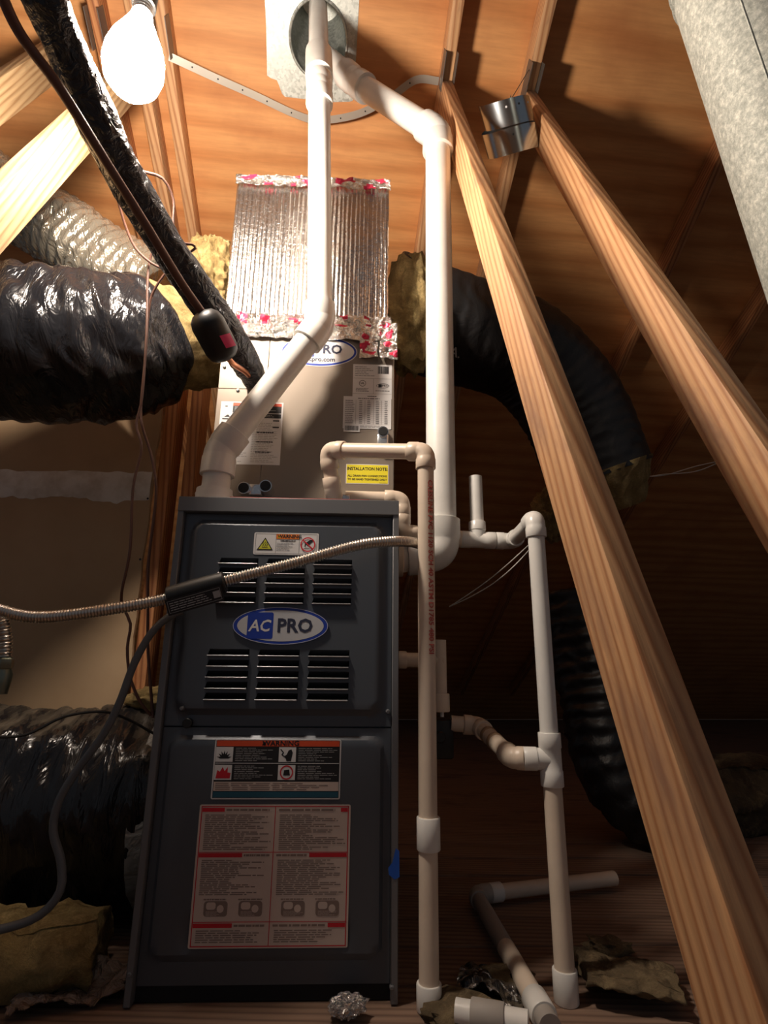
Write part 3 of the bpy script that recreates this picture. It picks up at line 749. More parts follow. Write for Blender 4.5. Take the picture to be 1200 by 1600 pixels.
s.text('INSTALLATION NOTE:', 0, .26*h, .0112, P_BLACK, 2, .0003, .88); s.text('ALL DRAIN PAN CONNECTIONS', 0, -.10*h, .0072, P_BLACK, 2, .0002, .90); s.text('TO BE HAND TIGHTENED ONLY', 0, -.28*h, .0072, P_BLACK, 2, .0002, .90)
s.lines(.28*w, .46*w, -.42*h, -.45*h, 1, P_BLACK, 2, .6, .1)
s.put_px('installation_note', tl, br, Yc, coil)
cx, cz = fx((499, 549), Yc); badge(.196, .088, True).put('oval_sticker', (cx, Yc, cz), (1, 0, 0), (0, 0, 1), coil)

# ================================================================== FOIL PLENUM
ple = thing('supply_plenum', 'supply plenum box wrapped in ribbed silver bubble foil above the coil', 'plenum', (.21, .43, CT))
PX0, PX1, PY0, PY1, PZ0, PZ1 = -.004, .428, .197, .66, CT+.001, 1.872
per = []; NFL = 36
for i in range(NFL*6+1):
    x = PX0+(PX1-PX0)*i/(NFL*6); per.append((x, PY0, 'f', i/6.0))
for i in range(1, 25): per.append((PX1, PY0+(PY1-PY0)*i/24, 's', i))
for i in range(1, 25): per.append((PX1-(PX1-PX0)*i/24, PY1, 's', i))
for i in range(1, 24): per.append((PX0, PY1-(PY1-PY0)*i/24, 's', i))
vv, ff = [], []; n = len(per); RZ = 46
for j in range(RZ+1):
    z = PZ0+(PZ1-PZ0)*j/RZ
    for (x, y, k, u) in per:
        d = .0035*noise.noise(V((x*7, y*7, z*6)))+.0016*noise.noise(V((x*40, y*40, z*16)))
        if k == 'f':
            rope = .0005*math.sin(2*PI*(z*95+u*.5)); d += .0020*abs(math.sin(PI*u))+rope*abs(math.sin(PI*u))
            lean = .006*(z-PZ0)/(PZ1-PZ0); vv.append((x+.002*noise.noise(V((0, z*9, u*.4))), y-d+lean-.002, z))
        else: vv.append((x+(d*1.5 if x > .2 else -d*1.5), y, z))
for j in range(RZ):
    for k in range(n): ff.append((j*n+k, j*n+(k+1) % n, (j+1)*n+(k+1) % n, (j+1)*n+k))
ff.append(tuple(range(RZ*n, RZ*n+n))); ff.append(tuple(range(n-1, -1, -1)))
mesh('bubble_foil', vv, ff, FOIL, ple, angle=70)
def crumple(name, x0, x1, z0, z1, y, m, parent, amp=.006, nx=40, nz=10, seed=0, lower=0.0, mats2=None):
    """a crinkled strip of tape with a little thickness"""
    vv, ff, mi = [], [], []
    for j in range(nz+1):
        for i in range(nx+1):
            x = x0+(x1-x0)*i/nx; z = z0+(z1-z0)*j/nz; e = V((x*42, z*42, seed))
            rag = .004*noise.noise(V((x*30, seed, j*1.0))) if j in (0, nz) else 0
            vv.append((x+.004*noise.noise(e+V((7, 1, 3))), y-.003-amp*(.5+noise.noise(e))-.5*amp*noise.noise(e*2.3), z+rag+.003*noise.noise(e*1.3)))
    for j in range(nz):
        for i in range(nx):
            k = j*(nx+1)+i; ff.append((k, k+1, k+nx+2, k+nx+1)); c = V(vv[k])
            mi.append(1 if mats2 and noise.noise(V((c.x*34, c.z*50, seed+9))) > .22 else 0)
    k = len(vv); vv += [(x, yy+.0012, z) for x, yy, z in vv]
    nf = len(ff); ff += [tuple(q+k for q in f[::-1]) for f in ff]; mi += mi[:]
    return mesh(name, vv, ff, [m]+([mats2] if mats2 else []), parent, smooth=False, mi=mi)
crumple('foil_tape', PX0-.004, PX1+.004, 1.848, 1.882, PY0-.002, FOIL_TAPE, ple, .007, 70, 7, 1, 0, FOIL_RED)
crumple('foil_tape', PX0-.006, PX1+.006, 1.388, 1.428, PY0-.004, FOIL_TAPE, ple, .009, 70, 8, 2, 0, FOIL_RED)
crumple('foil_tape', .0, PX1+.012, 1.352, 1.392, CY-.004, FOIL_TAPE, ple, .008, 80, 8, 3)
a = fx((593, 540), CY); c = fx((620, 565), CY); crumple('tape_flap', a[0], c[0], c[1], a[1]+.06, CY-.006, FOIL_TAPE, ple, .012, 14, 22, 4, 0, FOIL_RED)
a = fx((562, 540), CY); c = fx((590, 563), CY); crumple('tape_flap', a[0], c[0], c[1], a[1]+.03, CY-.005, FOIL_TAPE, ple, .007, 14, 14, 5, 0, FOIL_RED)

# ================================================================== PLASTIC PIPES
r2 = .0305; VA = .085
vp = thing('vent_pipe', 'white vent pipe rising from the furnace top past the foil plenum to the roof', 'pipe', V((.048, VA, FH)), 'white vent pipes')
a0 = atY(338, 790, VA); a0.z = FH+.002
a1 = atY(344, 706, VA); a0.x = a1.x-.004; a2 = atY(500, 508, VA+.005); a3 = atY(499, 140, .105)
la, ta = roof_at(497, 12); a4 = roofp(la, ta, .1); a4 = a4 + (a4-a3).normalized()*.12
pvc_run(vp, [a0, a1, a2, a3, a4], r2, PVC, PVC, 1.0, 1.45)
tube('furnace_adapter', [V((a0.x, a0.y, FH+.002+z)) for z in (0, .006, .014, .020, .024, .030, .034, .042)], [r2*1.42, r2*1.42, r2*1.36, r2*1.36, r2*1.30, r2*1.34, r2*1.27, r2*1.27], PVC, vp, 28)
coupling(a3-(a3-a2).normalized()*.012, a3-a2, r2*.86, .026, PVC_BROWN, vp, 'cement_ring')
d = (a4-a3).normalized(); coupling(a3+d*.155, d, r2*1.06, .15, PVC, vp)

r3 = .0365; VB = .20
vb = thing('vent_pipe', 'white vent pipe running down behind the red-lettered drain to the furnace side', 'pipe', V((.55, VB, .78)), 'white vent pipes')
b1 = atY(682, 210, VB); b2 = atY(690, 865, VB); b1.x = b2.x + .012
b0 = atY(512, 92, .36); bx_ = atY(555, 128, .32)
b3 = V((FW_+.004, VB, b2.z-.012))
pvc_run(vb, [b0, bx_, b1, b2, b3], r3, PVC, PVC, 1.05, 1.35)
coupling(V((FW_+.012, VB, b2.z-.0115)), (1, 0, 0), r3, .022, PVC_CREAM, vb)

r1 = .0167
# coil drain: out of the coil, over and down in front
dc = thing('drain_pipe', 'cream drain pipe with red lettering running straight down beside the furnace', 'pipe', V((.495, -.02, 0)), 'drain pipes')
c0 = atY(523, 778, .185); c0b = atY(521, 772, .12); c1 = atY(512, 703, .09); c2 = atY(665, 706, -.018); c3 = V((c2.x-.005, -.02, -.001))
pvc_run(dc, [c0, c0b, c1, c2, c3], r1, PVC_CREAM, PVC_CREAM, 1.1, 1.35)
q = atY(668, 1302, -.02); coupling(V((c2.x-.003, -.02, q.z)), (0, 0, 1), r1, .052, PVC, dc)
coupling(V((c2.x-.005, -.02, .018)), (0, 0, 1), r1, .038, PVC, dc)
# worn red lettering down the pipe, wrapped on its round face
vv, ff = text_data('CRESLINE PVC 1120 SCH 40 ASTM D1785 480 PSI', .0150, .0005, 1.0)
zmid = (atY(668, 760, -.02).z+atY(668, 1015, -.02).z)/2; zl = atY(668, 750, -.02).z-atY(668, 1018, -.02).z
wmax = max(x for x, y in vv)-min(x for x, y in vv); pts = []
for (x, y) in vv:
    a = -PI/2+.42+y/r1; z = zmid-x*zl/wmax; cxp = c2.x-.005*(c2.z-z)/c2.z
    pts.append((cxp+(r1+.0004)*math.cos(a), -.02+(r1+.0004)*math.sin(a), z))
mesh('lettering', pts, ff, RED_PRINT, dc, smooth=False)

# second coil drain: trap line with vent stub, goes back behind the vent pipe and out to the right
de = thing('drain_pipe', 'drain line with a white tee and open vent stub right of the furnace', 'pipe', V((.73, .0, 0)), 'drain pipes')
YD = .215
e0 = atY(540, 778, .16); e1 = atY(628, 772, .16); e1.z = e0.z; e2 = V((e1.x, .16, atY(632, 832, .16).z)); e3 = atY(702, 832, YD); e3.z = e2.z
e4 = atY(800, 836, YD); e4.z = e2.z-.004; e5 = atY(836, 810, .0); e6 = V((e5.x-.0, 0, -.001))
pvc_run(de, [e0, e1, e2, e3, e4], r1, PVC_CREAM, PVC_CREAM, 1.1, 1.35)
pvc_run(de, [e3, e4, e5, e6], r1, PVC, PVC, 1.1, 1.3)
tp = atY(746, 834, YD); tp.z = e3.z-.002
tee(tp, e4-e3, (0, 0, 1), r1, PVC, de, .085, .045)
stub = atY(746, 745, YD); hollow('vent_stub', V((tp.x, tp.y, tp.z+.03)), V((tp.x, tp.y, stub.z)), r1*.98, .002, PVC, de, 24)
tz = atY(866, 1186, 0).z
t2 = V((e5.x, 0, tz)); tee(t2, (0, 0, 1), (-1, .12, 0), r1, PVC, de, .092, .05)
tube('pipe', [V((e5.x, 0, tz-.04)), V((e5.x, 0, .0))], r1*1.01, PVC_CREAM, de, 24)
coupling(V((e5.x, 0, .022)), (0, 0, 1), r1, .048, PVC, de)
f0 = t2+V((-.045, .006, 0)); f1 = atY(800, 1184, .02); f2 = atY(748, 1134, .20); f3 = atY(704, 1130, .20)
pvc_run(de, [f0, f1, f2, f3], r1, PVC_CREAM, PVC_CREAM, 1.0, 1.2)
dd = (f2-f1).normalized()
for k in (.46, .66): coupling(f1.lerp(f2, k), dd, r1*.86, .014, PVC_BROWN, de, 'cement_ring')

# condensate trap on the furnace side
tr = thing('condensate_trap', 'short cream condensate trap between the furnace side and the drain pipe', 'trap', V((.52, .12, .37)))
g0 = atY(626, 1031, .12); g0.x = FW_+.001; g1 = atY(692, 1031, .12); g1.z = g0.z
cyl('pipe', g0, g1, .0150, PVC_CREAM, tr); coupling(g0+V((.012, 0, 0)), (1, 0, 0), .0145, .024, PVC_CREAM, tr)
g2 = atY(684, 1000, .12); g3 = atY(688, 1112, .12)
cyl('trap_body', V((g1.x-.008, .12, g2.z)), V((g1.x-.008, .12, g3.z)), .0155, PVC_CREAM, tr); coupling(V((g1.x-.008, .12, g3.z+.018)), (0, 0, 1), .0165, .036, PVC_CREAM, tr, 'cap')
cyl('drain_tip', V((g1.x-.004, .12, g3.z)), V((g1.x-.004, .12, g3.z-.010)), .004, PVC, tr, 12)
pb = atY(700, 1150, .21)
pump = thing('condensate_switch', 'black box in the dark where the banded drain elbow ends', 'switch box', pb-V((0, 0, .045)))
box('housing', (pb.x-.045, .19, pb.z-.045), (pb.x+.010, .27, pb.z+.035), RUBBER, pump, .006, 2)
cyl('knob', V((pb.x-.02, .19, pb.z)), V((pb.x-.02, .182, pb.z)), .012, RUBBER, pump, 18, .002)

# drain along the floor
dl = thing('drain_pipe', 'dusty drain pipe lying on the floor in an L behind the right standpipe', 'pipe', atZ(742, 1395, .0), 'drain pipes')
zf = .025
h0 = atZ(860, 1605, zf); h1 = atZ(744, 1398, zf); h2 = atZ(960, 1372, zf)
pvc_run(dl, [h0, h1, h2], r1, [PVC_GREY, PVC_CREAM], PVC_GREY, 1.1, 1.3)
coupling(h1.lerp(h2, .13), h2-h1, r1*1.0, .03, PVC, dl); coupling(h0.lerp(h1, .10), h1-h0, r1, .05, PVC, dl)
tube('pipe', [h0.lerp(h1, .48), h0.lerp(h1, .12)], r1*1.02, PVC_CREAM, dl, 24)
dx = thing('drain_pipe', 'short white floor drain stub between the two standpipes at the bottom', 'pipe', atZ(790, 1600, 0), 'drain pipes')
k0, k1 = V((c2.x+.03, -.075, zf)), V((h0.x-.03, -.11, zf))
cyl('pipe', k0, k1, r1, PVC, dx); coupling(k0.lerp(k1, .45), k1-k0, r1, .05, PVC_GREY, dx)

# ================================================================== FLEXIBLE DUCTS
def flex(name, label, pts, r, m, group='flexible ducts', step=.007, n=88, amp=.012, rib=.004, ribp=.05, pleat=10, seed=0, taper=None, part='jacket'):
    P = spline(pts, step); Ls = sum((P[i]-P[i-1]).length for i in range(1, len(P)))
    def rad(i, a, s):
        base = r if not callable(r) else r(s/Ls)
        ca, sa = math.cos(a), math.sin(a)
        w = noise.noise(V((ca*1.7, sa*1.7, s*3+seed)))*amp*1.2
        sw = s+.05*noise.noise(V((ca*2+seed, sa*2, s*5)))
        w += amp*.75*(.45-abs(noise.noise(V((ca*pleat*.12+seed, sa*pleat*.12, sw*17)))))
        w += amp*.40*(.45-abs(noise.noise(V((ca*pleat*.22, sa*pleat*.22+seed, sw*38)))))
        w += amp*.16*noise.noise(V((ca*pleat*.5, sa*pleat*.5, sw*70+seed)))
        return base+w+rib*math.sin(2*PI*s/ribp+1.5*noise.noise(V((ca, sa, s*4))))
    t_ = thing(name, label, 'duct', min(P, key=lambda p: p.z)-V((0, 0, r if not callable(r) else r(.5))), group)
    v, f = tube_data(P, rad, n, True); mesh(part, v, f, m, t_, angle=75)
    return t_, P
K = [atY(232, 532, .30), atY(200, 540, .265), atY(150, 545, .22), atY(30, 540, .15), atY(-160, 520, .10)]
kd, KP = flex('flex_duct', 'wrinkled black flexible duct sagging from the plenum to the left edge', K, lambda q: .165+.02*math.sin(PI*min(1, q*1.2)), BLACK_FILM, amp=.022, rib=.003, pleat=9, seed=3)
def wool_ring(name, P, r0, r1_, m, parent, amp=.012, seed=0):
    def rad(i, a, s):
        q = i/(len(P)-1); return r0+(r1_-r0)*q+amp*noise.noise(V((math.cos(a)*5, math.sin(a)*5, s*22+seed)))+amp*.6*noise.noise(V((math.cos(a)*15, math.sin(a)*15, s*60+seed)))
    v, f = tube_data(P, rad, 56, True); return mesh(name, v, f, m, parent, angle=80)
e = (V((-.01, .44, 1.50))-KP[3]).normalized()
wool_ring('exposed_wool', [KP[2]+e*.017*i for i in range(14)], .155, .125, FLUFF_Y, kd, .016, 4)
sd, SP = flex('flex_duct', 'silver film flexible duct passing behind the dusty web at upper left', [atY(236, 455, .50), atY(150, 400, .47), atY(70, 345, .44), atY(-70, 260, .40)], .112, SILVER_FILM, amp=.012, rib=.004, ribp=.03, seed=11, pleat=14)
md, MP = flex('flex_duct', 'wide black flexible return duct joining the lower left furnace side', [V((-.045, .36, .225)), V((-.16, .345, .225)), atY(100, 1262, .33), V((-.52, .31, .24)), V((-.95, .25, .26))], .195, BLACK_FILM, amp=.020, rib=.003, seed=21, pleat=8)
wool_ring('grey_collar', [V((-.004, .36, .225)), V((-.03, .36, .225)), V((-.06, .36, .225)), V((-.085, .36, .225))], .19, .208, GREY_FILM, md, .006, 2)
nd, NP = flex('flex_duct', 'dark flexible duct arching right from the plenum behind the pale truss web', [V((.44, .47, 1.66)), atY(715, 515, .52), atY(820, 555, .6), atY(895, 640, .66), atY(938, 745, .70)], lambda q: .172, BLACK_FILM2, amp=.008, rib=.0008, ribp=.04, seed=31)
e = (NP[-1]-NP[-6]).normalized(); wool_ring('exposed_wool', [NP[-3]+e*.02*i for i in range(8)], .178, .10, FLUFF_Y, nd, .016, 9)
# white letters left on the dark duct jacket
for ch, px, py in (('S', 658, 530), ('A.', 717, 553)):
    q = atY(px, py, .45); best = min(NP, key=lambda p: (p-q).length)
    dirn = (CAM-best).normalized(); ax = (NP[20]-NP[5]).normalized(); Yv = (ZV-ax*ax.z); nn = ax.cross(Yv).normalized()
    if nn.y > 0: nn = -nn
    vv, ff = text_data(ch, .042, .0005); pts = []
    c = atY(px, py, best.y-.15); oy = (c-best).dot(Yv.normalized()); ox = (c-best).dot(ax)
    for (x, y) in vv:
        a = (oy+y)/.190; pts.append(best+ax*(ox+x)+nn*(.193*math.cos(a))+Yv.normalized()*(.193*math.sin(a)))
    mesh('letter', pts, ff, P_LGREY, nd, smooth=False)
flex('flex_duct', 'dim black flexible duct in the dark behind the right standpipe', [atY(900, 930, .95), atY(935, 1080, .9), atY(975, 1210, .85), atY(1080, 1290, .8)], .13, BLACK_FILM2, amp=.018, seed=41)

# ================================================================== REFRIGERANT LINE
ln = thing('refrigerant_line', 'black wrapped refrigerant line slanting from the upper left to the coil', 'refrigerant line', atD(396, 590, 1.36))
LP = spline([atD(-130, -480, .80), atD(-30, -220, .85), atD(40, -60, .90), atD(72, 0, .93), atD(118, 110, 1.0), atD(170, 225, 1.06), atD(222, 322, 1.13), atD(290, 428, 1.21), atD(352, 515, 1.28), atD(384, 566, 1.35), atD(397, 592, 1.41)], .006)
def lr(i, a, s): return .0355+.006*noise.noise(V((math.cos(a)*2, math.sin(a)*2, s*14)))+.003*abs(noise.noise(V((math.cos(a)*6, math.sin(a)*6, s*60))))-(.006 if s > 1.02 else 0)*min(1, max(0, (s-1.02)*12))
v, f = tube_data(LP, lr, 30); mesh('insulation_wrap', v, f, BLACK_WRAP, ln, angle=70)
L2 = spline([atD(-210, -470, .76), atD(-100, -220, .81), atD(-12, -40, .86), atD(30, 50, .90), atD(95, 140, .95), atD(170, 260, 1.02), atD(228, 352, 1.08), atD(282, 440, 1.15), atD(318, 492, 1.19)], .01)
tube('liquid_line', L2, .0088, WIRE, ln, 14)
dr = thing('filter_drier', 'small black filter drier capsule with a pink tag on the liquid line', 'filter drier', atD(332, 540, 1.21))
d0, d1 = atD(314, 486, 1.185), atD(352, 556, 1.235); d = (d1-d0).normalized()
tube('capsule', [d0+d*q for q in (0, .004, .014, .028, .085, .099, .108, .112)], [.008, .022, .032, .036, .036, .032, .022, .008], RUBBER, dr, 28)
cn = (CAM-(d0+d*.06)).normalized(); cn = (cn-d*cn.dot(d)).normalized(); sd_ = cn.cross(d).normalized()
vv, ff = [], []
for i in range(5):
    for j in range(5):
        a = .25+(i/4)*.75; q = .055+.028*j/4+.006*(i/4); vv.append(d0+d*q+(cn*math.cos(a)-sd_*math.sin(a)*-1)*.0372)
ff = [(i*5+j, i*5+j+1, i*5+j+6, i*5+j+5) for i in range(4) for j in range(4)]; mesh('pink_tag', vv, ff, P_MAGENTA, dr)
tube('copper_outlet', spline([d1-d*.008, atD(364, 568, 1.26), atD(382, 580, 1.32), atD(393, 591, 1.372)], .008), .0065, COPPER, dr, 12)

# ================================================================== GAS LINE, CABLES, WIRES
gl = thing('gas_connector', 'corrugated stainless gas connector crossing in front of the upper door', 'gas line', atY(262, 940, -.09))
GP = spline([atY(-60, 930, -.10), atY(0, 953, -.10), atY(60, 964, -.10), atY(150, 955, -.10), atY(262, 935, -.09), atY(350, 908, -.085), atY(450, 882, -.08), atY(555, 853, -.07), atY(612, 846, -.05), atY(648, 848, .005), atY(668, 858, .05)], .0011)
v, f = tube_data(GP, lambda i, a, s: .0098+.0011*math.sin(2*PI*s/.0052), 12); mesh('corrugated_tube', v, f, STEEL_FLEX, gl, angle=80)
g0, g1 = atY(263, 934, -.09), atY(352, 909, -.0855); gd = (g1-g0).normalized()
tube('sleeve', [g0, g0+gd*.002, g0.lerp(g1, .5)+V((0, 0, .001)), g1-gd*.002, g1], [.0175, .0195, .0195, .0195, .0175], RUBBER, gl, 24)
gw = (g1-g0).length; s = Print(gw*.96, .028, P_BLACK, .002, .0008); s.border(0, 0, gw*.90, .021, .0006, P_LGREY); s.lines(-gw*.42, gw*.28, .008, -.008, 4, P_LGREY, 2, .4, .2); s.rect(gw*.38, .0, .012, .012, P_LGREY, 2)
nn_ = V((0, -1, -.25)).normalized(); up_ = (gd.cross(nn_)).normalized(); up_ = up_ if up_.z > 0 else -up_
s.put('label_tag', (g0+g1)/2+V((.003, -.017, -.021)), gd, up_, gl)
gv = thing('gas_fitting', 'greenish gas fitting and short flex riser cut by the left edge', 'gas fitting', atY(6, 1075, -.06))
tube('flex_riser', spline([atY(-14, 940, -.07), atY(2, 968, -.07), atY(8, 1000, -.07), atY(7, 1032, -.07)], .001), lambda i, a, s: .0105+.0012*math.sin(2*PI*s/.0055), STEEL_FLEX, gv, 12)
q0, q1 = atY(7, 1028, -.07), atY(5, 1046, -.07); tube('hex_nut', [q0, q0.lerp(q1, .15), q0.lerp(q1, .85), q1], [.012, .0155, .0155, .013], FITTING, gv, 6)
q2 = atY(0, 1085, -.07); tube('valve_body', [q1, q1.lerp(q2, .2), q1.lerp(q2, .6), q2], [.013, .016, .014, .011], FITTING, gv, 16)

cb = thing('power_cable', 'grey power cable looping from the furnace edge down past the return duct', 'cable', atY(80, 1300, -.03))
tube('jacket', spline([atY(285, 955, -.012), atY(262, 965, -.02), atY(236, 990, -.03), atY(210, 1036, -.035), atY(186, 1100, -.04), atY(160, 1150, -.04), atY(120, 1204, -.04), atY(92, 1252, -.04), atY(83, 1298, -.04), atY(95, 1345, -.04), atY(94, 1392, -.045), atY(62, 1430, -.05), atY(10, 1450, -.06), atY(-60, 1462, -.08)], .012), .0068, CABLE, cb, 12)

def wire(label, pts, r=.0028, m=None, name='thermostat_wire', group='thermostat wires'):
    P = spline(pts, .012); o = tube(name, P, r, m or WIRE, None, 8); return tag(o, label, 'wire', group)
Yw = -.02
wire('brown wire hanging from the refrigerant line, left strand down to the return duct', [atY(262, 335, -.06), atY(246, 372, -.04), atY(232, 420, Yw), atY(229, 520, Yw), atY(222, 620, Yw), atY(213, 664, Yw), atY(221, 700, Yw), atY(208, 762, Yw), atY(203, 860, Yw), atY(190, 926, .0), atY(193, 950, .03), atY(204, 975, .03), atY(199, 1012, .03), atY(203, 1056, .03), atY(218, 1095, .03), atY(236, 1118, .04)])
wire('brown wire beside it, right strand running down the gypsum edge', [atY(264, 420, -.03), atY(244, 448, -.02), atY(233, 480, -.01), atY(227, 560, 0), atY(220, 640, 0), atY(224, 672, 0), atY(236, 710, .01), atY(244, 760, .01), atY(240, 812, .02), atY(232, 880, .03), atY(231, 960, .04), atY(231, 1010, .04), atY(235, 1070, .04), atY(239, 1122, .04)])
wire('thin brown wire sagging between the refrigerant line and the silver duct', [atY(160, 255, -.14), atY(180, 300, -.10), atY(195, 350, -.06), atY(212, 388, -.04), atY(238, 412, -.03), atY(264, 423, -.03)])
wire('brown wire looping off the right of the refrigerant line', [atY(222, 268, -.15), atY(254, 279, -.14), atY(271, 312, -.12), atY(271, 352, -.11), atY(282, 378, -.10), atY(300, 382, -.09), atY(305, 388, -.085), atY(296, 394, -.08)])
wire('thin dark wire lying across the top of the return duct', [atY(-20, 1152, .0), atY(40, 1148, .03), atY(100, 1120, .06), atY(160, 1112, .09), atY(200, 1124, .12), atY(240, 1146, .14)], .0026, RUBBER)
Q0, Q1 = atY(1000, 746, 1.0), atY(1165, 706, .9)
for k in (0, 1):
    P = []
    for i in range(60):
        q = i/59; p = Q0.lerp(Q1, q); o = .006*math.sin(q*9+k*PI)+(.004 if k else -.004); P.append(p+V((0, .004*math.cos(q*9+k*PI), o-.02*math.sin(PI*q))))
    o = tube('hanger_wire', P, .0022, WIRE_W, None, 8); tag(o, 'pale wire strung across the dark right of the pale web, %s strand of the pair' % ('upper' if k else 'lower'), 'wire', 'pale wires at right')
Q0, Q1 = atY(702, 948, .5), atY(836, 842, .45)
for k in (0, 1):
    P = []
    for i in range(50):
        q = i/49; p = Q0.lerp(Q1, q); P.append(p+V((.010*k*math.sin(PI*q), 0, -.012*math.sin(PI*q)-k*.014*math.sin(2.2*q))))
    o = tube('hanger_wire', P, .0016, WIRE_W, None, 8); tag(o, 'thin pale wire behind the white standpipe elbow, %s of two' % ('lower' if k else 'upper'), 'wire', 'pale wires behind standpipe')

# ================================================================== ROUND FLUE, METAL BAND, STRAP
fu = thing('flue_duct', 'speckled galvanised round duct slanting down the upper right corner', 'duct', atD(1330, 560, .95))
u0, u1 = atD(1100, -215, 1.16), atD(1378, 580, .98); ud_ = (u1-u0).normalized()
def fr(i, a, s): return .122
FP = [u0+ud_*(.02*i) for i in range(int((u1-u0).length/.02)+1)]
tube('shell', FP, .122, GALV_DUST, fu, 64)
for c in (.235, .262):
    tube('crimp_bead', [u0+ud_*(c+.002*k) for k in range(5)], [.1222, .1245, .126, .1245, .1222], GALV_DUST, fu, 64)
uu = ud_.cross(V((0, 0, 1))).normalized(); ww = ud_.cross(uu); cdir = (CAM-(u0+u1)/2); ca = math.atan2(cdir.dot(ww), cdir.dot(uu))
tube('lap_seam', [p+(uu*math.cos(ca+.12)+ww*math.sin(ca+.12))*.1222 for p in FP], .0016, GALV_DUST, fu, 6)

mb = thing('metal_band', 'curled shiny sheet metal band hanging between the two truss webs', 'metal band', atD(795, 245, 1.80))
cc = atD(795, 196, 1.84); vv, ff = [], []; NB = 90; hb = .088; R0 = .078
_vw = (CAM-cc).normalized(); axb = (ZV-_vw*_vw.z*.93).normalized(); axb = (axb-RL*.24).normalized(); e1_ = RL-axb*axb.dot(RL); e1_.normalize(); e2_ = axb.cross(e1_)
for i in range(NB+1):
    a = -3.4+i/NB*(2*PI*1.55); rr = R0+.006*math.sin(a*.7)+.008*i/NB; zz = .060-.120*i/NB
    for h_ in (0, hb*.82):
        for th in (0, .0009): vv.append(cc+(e1_*math.cos(a)+e2_*math.sin(a))*(rr+th)+axb*(zz+h_-hb*.5))
for i in range(NB):
    k = 4*i; ff += [(k, k+2, k+6, k+4), (k+1, k+5, k+7, k+3), (k, k+4, k+5, k+1), (k+2, k+3, k+7, k+6)]
ff += [(0, 1, 3, 2), (4*NB, 4*NB+2, 4*NB+3, 4*NB+1)]
mesh('coiled_strip', vv, ff, GALV_SHINY, mb, angle=40)
for i, a0_ in enumerate((-1.75, -1.2, -.65, 4.6)):
    idx = int((a0_+3.4)/(2*PI*1.55)*NB); p = V(vv[4*idx+1]).lerp(V(vv[4*idx+3]), .72); o_ = (p-cc); o_ = (o_-axb*o_.dot(axb)).normalized()
    cyl('punched_hole', p-o_*.0004, p+o_*.0006, .0032, P_BLACK if i % 2 else P_WHITE, mb, 10)
wire('thin wire the curled metal band hangs from', [cc+axb*.075+e1_*.03, cc+V((.02, .02, .14)), roofp(.30, -.03, .0)], .0014, PLATE, 'hanger_wire', None)

st = thing('hanger_strap', 'perforated steel strap slung across the plywood behind the white vent pipes', 'strap', atD(480, 200, 1.80))
def on_roof(px, py, h): return roofp(*roof_at(px, py, h), h)
SPp = spline([on_roof(264, 88, -.004), on_roof(335, 121, .03), on_roof(400, 150, .05), on_roof(460, 178, .05), on_roof(500, 188, .05), on_roof(560, 178, .05), on_roof(610, 152, .05), on_roof(650, 125, .05), roofp(-.004, .05, .04)], .012)
vv, ff = [], []
for i, p in enumerate(SPp):
    tdir = (SPp[min(i+1, len(SPp)-1)]-SPp[max(0, i-1)]).normalized(); wv_ = (RY-tdir*tdir.dot(RY)).normalized(); nv = tdir.cross(wv_)
    for a in (-.012, .012):
        for th in (0, .0012): vv.append(p+wv_*a+nv*th)
for i in range(len(SPp)-1):
    k = 4*i; ff += [(k, k+4, k+6, k+2), (k+1, k+3, k+7, k+5), (k, k+1, k+5, k+4), (k+2, k+6, k+7, k+3)]
mesh('strip', vv, ff, STRAP, st)
for i in range(6, len(SPp)-4, 7):
    p = SPp[i]; tdir = (SPp[i+1]-SPp[i-1]).normalized(); nv = tdir.cross((RY-tdir*tdir.dot(RY)).normalized()); cyl('hole', p-nv*.0008, p+nv*.002, .0028, P_BLACK, st, 8)

# ================================================================== GLASS WOOL AND DEBRIS
def lump(name, label, c, rad, m, cat='insulation', group='loose glass wool', amp=.25, seed=0, sub=4, f=3.0, flatb=True, rot=0):
    bm = bmesh.new(); bmesh.ops.create_icosphere(bm, subdivisions=sub, radius=1)
    c = V(c); R = Matrix.Rotation(rot, 3, 'Z')
    for v in bm.verts:
        d = v.co.normalized(); k = 1+amp*noise.noise(d*f+V((seed, 0, 0)))+amp*.5*noise.noise(d*f*2.7+V((0, seed, 0)))+amp*.25*noise.noise(d*f*7+V((0, 0, seed)))
        v.co = c + R @ V((d.x*rad[0]*k, d.y*rad[1]*k, d.z*rad[2]*k))
        if flatb and v.co.z < .001: v.co.z = .001+.002*(v.co.z*0)
    vv, ff = bm_out(bm); o = mesh(name, vv, ff, m, None, angle=80); return tag(o, label, cat, group)
lump('glass_wool', 'bright yellow glass wool puffing out left of the foil plenum', atY(328, 428, .40), (.075, .09, .12), FLUFF_Y, seed=1, flatb=False, amp=.30, f=2.4, sub=5)
lump('glass_wool', 'tan glass wool slab hanging right of the foil plenum behind the vent pipe', atY(645, 488, .34), (.085, .07, .20), FLUFF_Y, seed=2, flatb=False)
lump('glass_wool', 'yellow glass wool sticking up behind the foil plenum top', V((.10, .63, 1.87)), (.12, .04, .045), FLUFF_Y, seed=5, flatb=False, amp=.5)
lump('glass_wool', 'pale glass wool tuft beside the pale web, under the dark duct', atY(862, 805, .85), (.07, .06, .10), FLUFF_Y, seed=6, flatb=False)
lump('glass_wool', 'tan glass wool tuft on top of the return duct by the furnace', V((-.10, .34, .455)), (.085, .05, .030), FLUFF_Y, seed=8, flatb=False)
